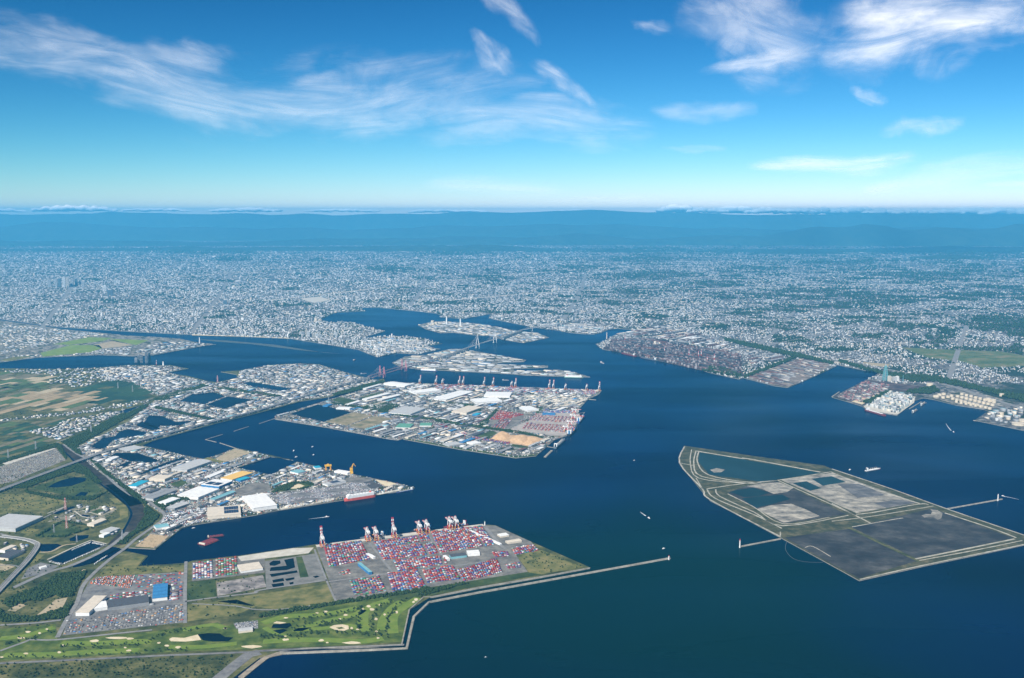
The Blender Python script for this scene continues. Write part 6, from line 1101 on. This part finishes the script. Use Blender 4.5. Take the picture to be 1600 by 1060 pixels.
# ---------------------------------------------------------------- trees
ICO = [(0, 0, 1)] + [(.894 * math.cos(a), .894 * math.sin(a), .447) for a in [2 * math.pi * i / 5 for i in range(5)]] + [(.894 * math.cos(a), .894 * math.sin(a), -.447) for a in [2 * math.pi * (i + .5) / 5 for i in range(5)]] + [(0, 0, -1)]
ICF = [(0, i + 1, (i + 1) % 5 + 1) for i in range(5)] + [(i + 1, i + 6, (i + 1) % 5 + 1) for i in range(5)] + [((i + 1) % 5 + 1, i + 6, (i + 1) % 5 + 6) for i in range(5)] + [(11, (i + 1) % 5 + 6, i + 6) for i in range(5)]
def mass_trees(name, X, Y, r, label, z=LZ):
    n = len(X); I = np.array(ICO); s = np.asarray(r)[:, None, None] * np.array([1, 1, .95])
    Vt = I[None] * s * rng.uniform(.62, 1.3, (n, 12, 1)); a = rng.uniform(0, 6.28, n); co, si = np.cos(a)[:, None], np.sin(a)[:, None]
    Vv = np.empty_like(Vt); Vv[..., 0] = X[:, None] + Vt[..., 0] * co - Vt[..., 1] * si; Vv[..., 1] = Y[:, None] + Vt[..., 0] * si + Vt[..., 1] * co; Vv[..., 2] = z + np.asarray(r)[:, None] * rng.uniform(.6, 1.2, (n, 1)) + Vt[..., 2]
    L = (np.arange(n)[:, None, None] * 12 + np.array(ICF)[None]).reshape(-1); me = bpy.data.meshes.new(name); me.vertices.add(n * 12); me.vertices.foreach_set('co', Vv.reshape(-1).astype(np.float32)); me.loops.add(len(L)); me.loops.foreach_set('vertex_index', L.astype(np.int32)); me.polygons.add(n * 20); me.polygons.foreach_set('loop_start', (np.arange(n * 20) * 3).astype(np.int32)); me.update(calc_edges=True); me.materials.append(LEAF)
    return tag(link(bpy.data.objects.new(name, me)), label, 'trees', kind='stuff')
def scatter(q, sp, ground=False, prob=.9):
    g = q if ground else G(q); x = [p[0] for p in g]; y = [p[1] for p in g]; U, Vv = np.meshgrid(np.arange(min(x), max(x), sp), np.arange(min(y), max(y), sp)); U = U.ravel() + rng.uniform(-.5, .5, U.size) * sp; Vv = Vv.ravel() + rng.uniform(-.5, .5, Vv.size) * sp
    k = inside(g, U, Vv) & (rng.random(U.size) < prob); return U[k], Vv[k]
BELT = [V('o', 600, 450, 880, 330, 1150, 180, 1230, 172, 1400, 90, 1450, 100, 1280, 195, 900, 405, 760, 480, 800, 580, 740, 560, 640, 478), V('o', 0, 640, 540, 460, 600, 480, 650, 600, 640, 625, 555, 500, 350, 558, 0, 665), V('o', 60, 895, 480, 735, 740, 648, 850, 710, 1000, 850, 940, 860, 820, 770, 720, 740, 520, 800, 250, 905), V('o', 250, 920, 560, 985, 900, 985, 1060, 930, 900, 1020, 560, 1010, 250, 945), V('o', 860, 610, 960, 660, 1120, 800, 1400, 1000, 1440, 1050, 1390, 1055, 1180, 880, 1000, 745), V('p', 505, 585, 640, 685, 600, 755, 380, 890, 330, 955, 255, 950, 425, 820, 505, 700), V('p', 590, 580, 640, 540, 700, 500, 900, 520, 920, 550, 830, 560, 700, 610, 690, 645), V('q', 420, 400, 560, 336, 700, 322, 760, 350, 720, 350, 690, 330, 570, 345, 530, 370, 440, 408), V('q', 640, 385, 700, 372, 755, 352, 700, 362, 620, 378),
        V('r', 550, 225, 700, 248, 830, 268, 960, 225, 1100, 240, 1170, 258, 1060, 300, 1080, 330, 830, 285, 560, 238), V('r', 1080, 318, 1600, 392, 1600, 408, 1080, 335), V('s', 0, 395, 500, 470, 800, 510, 1000, 560, 1000, 570, 800, 530, 500, 488, 0, 415), V('s', 400, 440, 480, 390, 560, 300, 580, 310, 500, 395, 470, 460), V('s', 120, 240, 300, 255, 420, 300, 430, 315, 300, 345, 190, 330, 110, 340, 290, 290, 270, 265), V('e', 830, 215, 960, 175, 1130, 135, 1140, 145, 980, 195, 850, 225), V('d', 900, 245, 1200, 155, 1250, 160, 950, 262), V('d', 920, 288, 1270, 368, 1250, 372, 910, 300), V('v', 560, 180, 900, 230, 960, 240, 900, 245, 560, 195),
        V('a', 0, 610, 210, 530, 350, 450, 440, 440, 520, 430, 460, 520, 430, 580, 370, 590, 300, 560, 190, 600, 60, 650), V('a', 0, 660, 40, 690, 200, 710, 400, 640, 440, 600, 400, 700, 360, 715, 180, 730, 0, 735), V('a', 120, 600, 260, 570, 400, 500, 420, 540, 240, 610), V('c', 200, 560, 300, 535, 420, 512, 470, 500, 500, 505, 300, 560, 210, 590), V('b', 400, 690, 560, 660, 850, 615, 1100, 575, 1400, 530, 1420, 545, 1100, 592, 860, 632, 560, 682, 400, 712), V('e', 480, 780, 560, 745, 640, 735, 560, 790), V('u', 420, 450, 740, 270, 900, 290, 1060, 330, 880, 300, 740, 285, 450, 460), V('u', 450, 460, 760, 465, 960, 400, 1150, 340, 980, 380, 760, 450)]
bx, by = [], []
for q in BELT:
    x, y = scatter(q, 8.5); bx.append(x); by.append(y)
bx = np.concatenate(bx); by = np.concatenate(by); mass_trees('tree_belt', bx, by, rng.uniform(4, 7.5, len(bx)), 'dark tree belts along river, roads and parks')
# scattered shrubs of the rough ground and yards
sx, sy = [], []
for q, sp, pr in ((V('a', 0, 330, 440, 380, 480, 520, 340, 820, 0, 760), 26, .5), (V('d', 0, 700, 480, 640, 720, 860, 640, 1000, 0, 1050), 26, .45), (YAT, 42, .4), (NORTHI, 44, .4), (ISLE, 55, .45), (V('a', 1105, 500, 1514, 440, 1514, 690, 1105, 735), 30, .4), (V('a', 600, 400, 1090, 390, 1085, 432, 600, 460), 26, .4), (V('a', 0, 985, 1400, 925, 1300, 1058, 0, 1060), 16, .55), (V('c', 780, 335, 930, 305, 1180, 405, 930, 450), 22, .4), (V('d', 0, 70, 980, 50, 900, 200, 0, 380), 50, .6), (V('i', 0, 510, 820, 590, 830, 700, 0, 740), 60, .5)):
    x, y = scatter(q, sp, prob=pr); k = free(x, y); sx.append(x[k]); sy.append(y[k])
sx = np.concatenate(sx); sy = np.concatenate(sy); mass_trees('shrubs', sx, sy, rng.uniform(2, 5, len(sx)), 'scattered shrubs and small trees over the rough ground and yards')
# golf course trees as individuals
crowns = []
for v in range(4):
    b = MB()
    for k in range(9):
        a = random.uniform(0, 6.28); rr = random.uniform(0, 2.6); c = Vector((rr * math.cos(a), rr * math.sin(a), random.uniform(3.2, 7.2))); s = random.uniform(1.2, 2.3); b.add([c + Vector(p) * s * random.uniform(.7, 1.25) for p in ICO], ICF)
    crowns.append(b.mesh('crown', LEAF))
b = MB(); b.cyl((0, 0, 0), .4, .2, 5, 6); trunk = b.mesh('trunk', mat('bark', [(.05, .04, .03), (.09, .07, .05)], 2))
ROWS = [('below the clubhouse pond', V('b', 410, 818, 520, 822, 640, 822), 30), ('north of the pear shaped bunker', V('b', 600, 725, 720, 705, 880, 685, 990, 655), 36), ('between the two northern fairways', V('b', 600, 770, 760, 750, 820, 735, 960, 715), 34), ('south of the pear shaped bunker', V('b', 640, 810, 800, 800, 1000, 808, 1160, 815), 44), ('left of the upright fairways', V('b', 985, 780, 985, 700, 1010, 640), 26), ('between the upright fairways', V('b', 1070, 790, 1065, 720, 1100, 650, 1180, 610), 34), ('beside the last fairway', V('b', 1150, 800, 1160, 720, 1200, 650, 1270, 600), 36), ('along the western fairway', V('a', 350, 880, 520, 880, 700, 870, 880, 860), 40), ('along the shore road', V('a', 40, 945, 400, 935, 800, 915, 1100, 905), 40), ('above the kidney pond', V('a', 900, 830, 1000, 800, 1200, 775), 22), ('at the western golf edge', V('a', 20, 870, 120, 840, 230, 835), 20)]
for nm, pts, n in ROWS:
    g = smooth_line(G(pts), 8); L = []
    for k in range(n):
        t = (k + random.random()) / n * (len(g) - 1); i = min(int(t), len(g) - 2); p = g[i].lerp(g[i + 1], t - i) + Vector((random.gauss(0, 7), random.gauss(0, 14), 0))
        q = PX((p.x, p.y, LZ)); o = bpy.data.objects.new('golf_tree', None); sc = random.uniform(.8, 1.5); o.location = (p.x, p.y, LZ + .4); o.scale = (sc,) * 3; o.rotation_euler = (0, 0, random.random() * 6); link(o); link(bpy.data.objects.new('crown', random.choice(crowns)), o); link(bpy.data.objects.new('trunk', trunk), o); L.append((q[0], o))
    L.sort(key=lambda a: a[0])
    for i, (_, o) in enumerate(L[:60]): tag(o, 'dark green tree in the golf row %s, %s from left' % (nm, ordn(i + 1)), 'tree', 'golf course trees')
# ---------------------------------------------------------------- woods on the mainland and the far city
WOODS = [(675, 548, 1), ]
def pxell(cx, cy, rx, ry, n=14): return ell(cx, cy, rx, ry, n, .22)
WL = []
for k, x, y, rx, ry in (('m', 660, 165, 210, 30), ('m', 1350, 243, 240, 30), ('m', 90, 165, 100, 18), ('n', 1000, 105, 160, 25), ('n', 1480, 240, 140, 40), ('n', 380, 130, 130, 18), ('n', 1300, 60, 200, 22), ('l', 880, 25, 140, 26), ('l', 700, 125, 130, 20), ('l', 940, 135, 110, 16), ('l', 1080, 250, 130, 20), ('l', 1340, 285, 90, 18), ('l', 1530, 310, 80, 22), ('l', 550, 45, 110, 12), ('j', 810, 15, 100, 12), ('i', 1450, 98, 120, 16), ('i', 1330, 470, 110, 12), ('i', 1400, 430, 70, 14), ('i', 440, 395, 50, 8), ('m', 700, 15, 260, 26), ('m', 300, 60, 200, 24), ('m', 1200, 90, 140, 18), ('i', 580, 228, 60, 8), ('i', 1420, 240, 60, 6), ('j', 880, 385, 90, 22), ('j', 640, 385, 170, 14), ('n', 780, 190, 120, 18), ('n', 1520, 120, 120, 20), ('n', 120, 30, 160, 20), ('j', 300, 230, 90, 8), ('j', 1150, 260, 70, 14)):
    p = V(k, x, y)[0]; s = VW[k][2]; WL.append((p[0], p[1], rx / s, ry / s))
WL += [(755, 434, 34, 4), (610, 420, 36, 4), (1000, 405, 70, 4), (900, 418, 40, 3.5), (1180, 420, 50, 3.5), (1010, 432, 70, 6), (1300, 410, 60, 3), (1120, 445, 50, 4), (1450, 430, 60, 4), (1540, 460, 60, 4), (1380, 470, 60, 4), (1250, 455, 50, 4), (980, 455, 40, 4), (1500, 395, 90, 3), (1000, 390, 60, 3), (700, 396, 60, 3), (330, 395, 70, 3), (1560, 505, 60, 8), (1430, 510, 60, 6)]
NLAT = rng.random((64, 64))
def vnoise(x, y):
    v = np.zeros_like(x); amp = .5
    for o_ in range(4):
        xi = np.floor(x).astype(int); yi = np.floor(y).astype(int); fx = x - xi; fy = y - yi; fx = fx * fx * (3 - 2 * fx); fy = fy * fy * (3 - 2 * fy)
        g = lambda a, c: NLAT[(yi + c + 17 * o_) % 64, (xi + a + 31 * o_) % 64]
        v += amp * ((g(0, 0) * (1 - fx) + g(1, 0) * fx) * (1 - fy) + (g(0, 1) * (1 - fx) + g(1, 1) * fx) * fy); x = x * 2.03; y = y * 2.03; amp *= .5
    return v
def wooded(px, py):
    D = np.full(px.shape, -1.0)
    for x, y, rx, ry in WL: D = np.maximum(D, 1.15 - ((px - x) / (rx * 1.15)) ** 2 - ((py - y) / (ry * 1.15)) ** 2)
    f = np.clip((py - 332) / 130, .3, 1.4)
    return np.maximum(D * .9 + (vnoise(px / (16 * f), py / (4 * f)) - .5) * 3.4, (vnoise(px / (55 * f) + 9, py / (8 * f) + 5) - .585 + .10 * np.clip((px - 760) / 600, -1, 1)) * 6)
wx, wy, wr = [], [], []
n = 150000; py = 380 + 190 * rng.random(n); px = rng.uniform(-60, 1660, n); k = wooded(px, py) > .45; px, py = px[k], py[k]
def toground(px, py):
    dx = (px - 800) / F; dy = -(py - 530) / F; t = (LZ - CAMH) / (-ST + dy * CT); return dx * t, (CT + dy * ST) * t
X, Y = toground(px, py); k = inside([(p.x, p.y) for p in MAIN], X, Y); k[k] = free(X[k], Y[k])
for q in (coast[0:0] or V('m', 330, 585, 800, 425, 1060, 475, 930, 565, 700, 665, 580, 650), V('n', 0, 640, 280, 500, 800, 560, 760, 600, 470, 590, 690, 640, 540, 790, 240, 710), V('n', 830, 650, 1080, 575, 1520, 690, 1590, 920, 1180, 835), V('l', 650, 512, 740, 440, 900, 345, 1200, 315, 1600, 395) + V('m', 740, 420, 320, 585, 60, 545, -60, 520)): k &= ~inside(G(q), X, Y)
X, Y = X[k], Y[k]; wx.append(X); wy.append(Y); wr.append(np.hypot(X, Y) / F * rng.uniform(.55, 1.5, len(X)))
for q, sp in ((V('m', 150, 262, 480, 328, 780, 395, 1070, 468, 1060, 480, 760, 420, 470, 360, 180, 285), 24), (V('n', 60, 340, 420, 440, 860, 480, 1590, 640, 1590, 690, 1300, 610, 860, 520, 600, 500, 420, 462, 60, 360), 22), (V('m', -20, 530, 60, 500, 300, 545, 320, 590, 60, 545), 20), (V('m', 320, 585, 540, 500, 740, 420, 760, 425, 560, 512, 340, 592), 20), (V('n', 260, 690, 470, 590, 500, 590, 300, 712), 20), (V('n', 600, 600, 840, 560, 900, 600, 800, 620, 700, 620), 20), (V('n', 560, 470, 760, 470, 780, 520, 650, 520), 20)):
    g = G(q); exclude(g); X, Y = scatter(g, sp, True, .85); wx.append(X); wy.append(Y); wr.append(rng.uniform(.45, .8, len(X)) * sp)
wx = np.concatenate(wx); wy = np.concatenate(wy); wr = np.concatenate(wr); mass_trees('woodland', wx, wy, wr, 'dark woods and green belts across the far mainland')
for q, w in (((300, 447, 420, 462, 520, 480), 40), ((0, 470, 200, 478, 420, 500, 520, 520), 30), ((60, 520, 90, 480, 110, 450, 125, 420), 34), ((300, 520, 330, 480, 350, 450, 362, 420), 34), ((420, 470, 600, 450, 800, 430, 1000, 415), 50), ((640, 480, 660, 450, 668, 420), 40), ((880, 500, 905, 460, 915, 430), 40), ((1000, 520, 1150, 505, 1350, 485, 1600, 465), 34), ((1100, 560, 1250, 530, 1400, 500, 1600, 480), 30), ((1330, 570, 1420, 585, 1600, 640), 24), ((700, 470, 900, 455, 1200, 450, 1600, 440), 44), ((200, 440, 400, 425, 700, 415), 50), ((1180, 545, 1230, 500, 1260, 460), 30), ((1480, 600, 1500, 540, 1520, 480), 26)):
    strip('road', V('', *q), w * 2.4, LZ + 1.5, PALE if w > 42 else ROADM)
n = 185000
py = 379 + (600 - 379) * rng.random(n) ** 1.3; px = rng.uniform(-60, 1660, n)
dens = np.where(px < 760, 1.0, np.interp(px, [760, 1100, 1700], [1.0, .80, .62])) * np.interp(py, [379, 390, 405, 430, 620], [.12, .35, .75, 1, .85])
for i in range(6):
    a = rng.uniform(0, 6.28); dens *= 1 - .16 * (np.sin(px / rng.uniform(25, 90) * math.cos(a) + py / rng.uniform(4, 12) * math.sin(a) + i) > .55)
k = rng.random(n) < dens; px, py = px[k], py[k]
dx = (px - 800) / F; dy = -(py - 530) / F; dz = -ST + dy * CT; t = (LZ - CAMH) / dz; X = dx * t; Y = (CT + dy * ST) * t
k = inside([(p.x, p.y) for p in MAIN], X, Y); X, Y, px, py = X[k], Y[k], px[k], py[k]
k = free(X, Y); X, Y, px, py = X[k], Y[k], px[k], py[k]
k = wooded(px, py) < rng.uniform(.2, .9, len(px)); X, Y, px, py = X[k], Y[k], px[k], py[k]
for q in (V('m', 330, 585, 800, 425, 1060, 475, 930, 565, 700, 665, 580, 650), V('n', 0, 640, 280, 500, 800, 560, 760, 600, 470, 590, 690, 640, 540, 790, 240, 710), V('n', 830, 650, 1080, 575, 1520, 690, 1590, 920, 1180, 835), V('l', 650, 512, 740, 440, 900, 425, 1120, 430, 1400, 490) + V('m', 300, 395, 320, 585, 60, 545, -60, 520)):
    g = G(q); k = ~inside(g, X, Y); X, Y, px, py = X[k], Y[k], px[k], py[k]
m = len(X); D = np.hypot(X, Y); mpp = D / F
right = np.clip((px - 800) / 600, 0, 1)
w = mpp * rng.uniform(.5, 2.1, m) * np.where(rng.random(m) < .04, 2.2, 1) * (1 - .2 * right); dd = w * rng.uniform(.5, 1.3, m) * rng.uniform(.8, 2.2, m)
h = rng.uniform(6, 16, m) * np.where((rng.random(m) < .06) & (px < 900), rng.uniform(1.5, 4, m), 1)
pal = np.array([(.74, .73, .70), (.60, .60, .58), (.44, .44, .44), (.30, .31, .33), (.17, .19, .21), (.10, .12, .14), (.52, .46, .38), (.30, .20, .17)])
ci = np.array([rng.choice(8, p=[.17, .17, .18, .16, .14, .09, .06, .03])] * 1); ci = rng.choice(8, m, p=[.15, .16, .18, .17, .15, .10, .06, .03])
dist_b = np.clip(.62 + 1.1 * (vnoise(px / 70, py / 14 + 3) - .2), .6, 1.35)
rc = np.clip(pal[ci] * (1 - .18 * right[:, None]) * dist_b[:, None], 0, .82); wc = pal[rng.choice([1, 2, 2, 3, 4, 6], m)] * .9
rot = .3 + .5 * np.sin(X / 2500) + rng.choice([0, 1.5708], m)
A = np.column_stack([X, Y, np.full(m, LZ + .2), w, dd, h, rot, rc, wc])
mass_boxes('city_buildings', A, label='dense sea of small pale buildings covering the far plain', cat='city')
print('city', m, 'infill', len(BL), 'clutter', len(CL), 'containers', len(CONT), 'belt', len(bx), 'woods', len(wx))
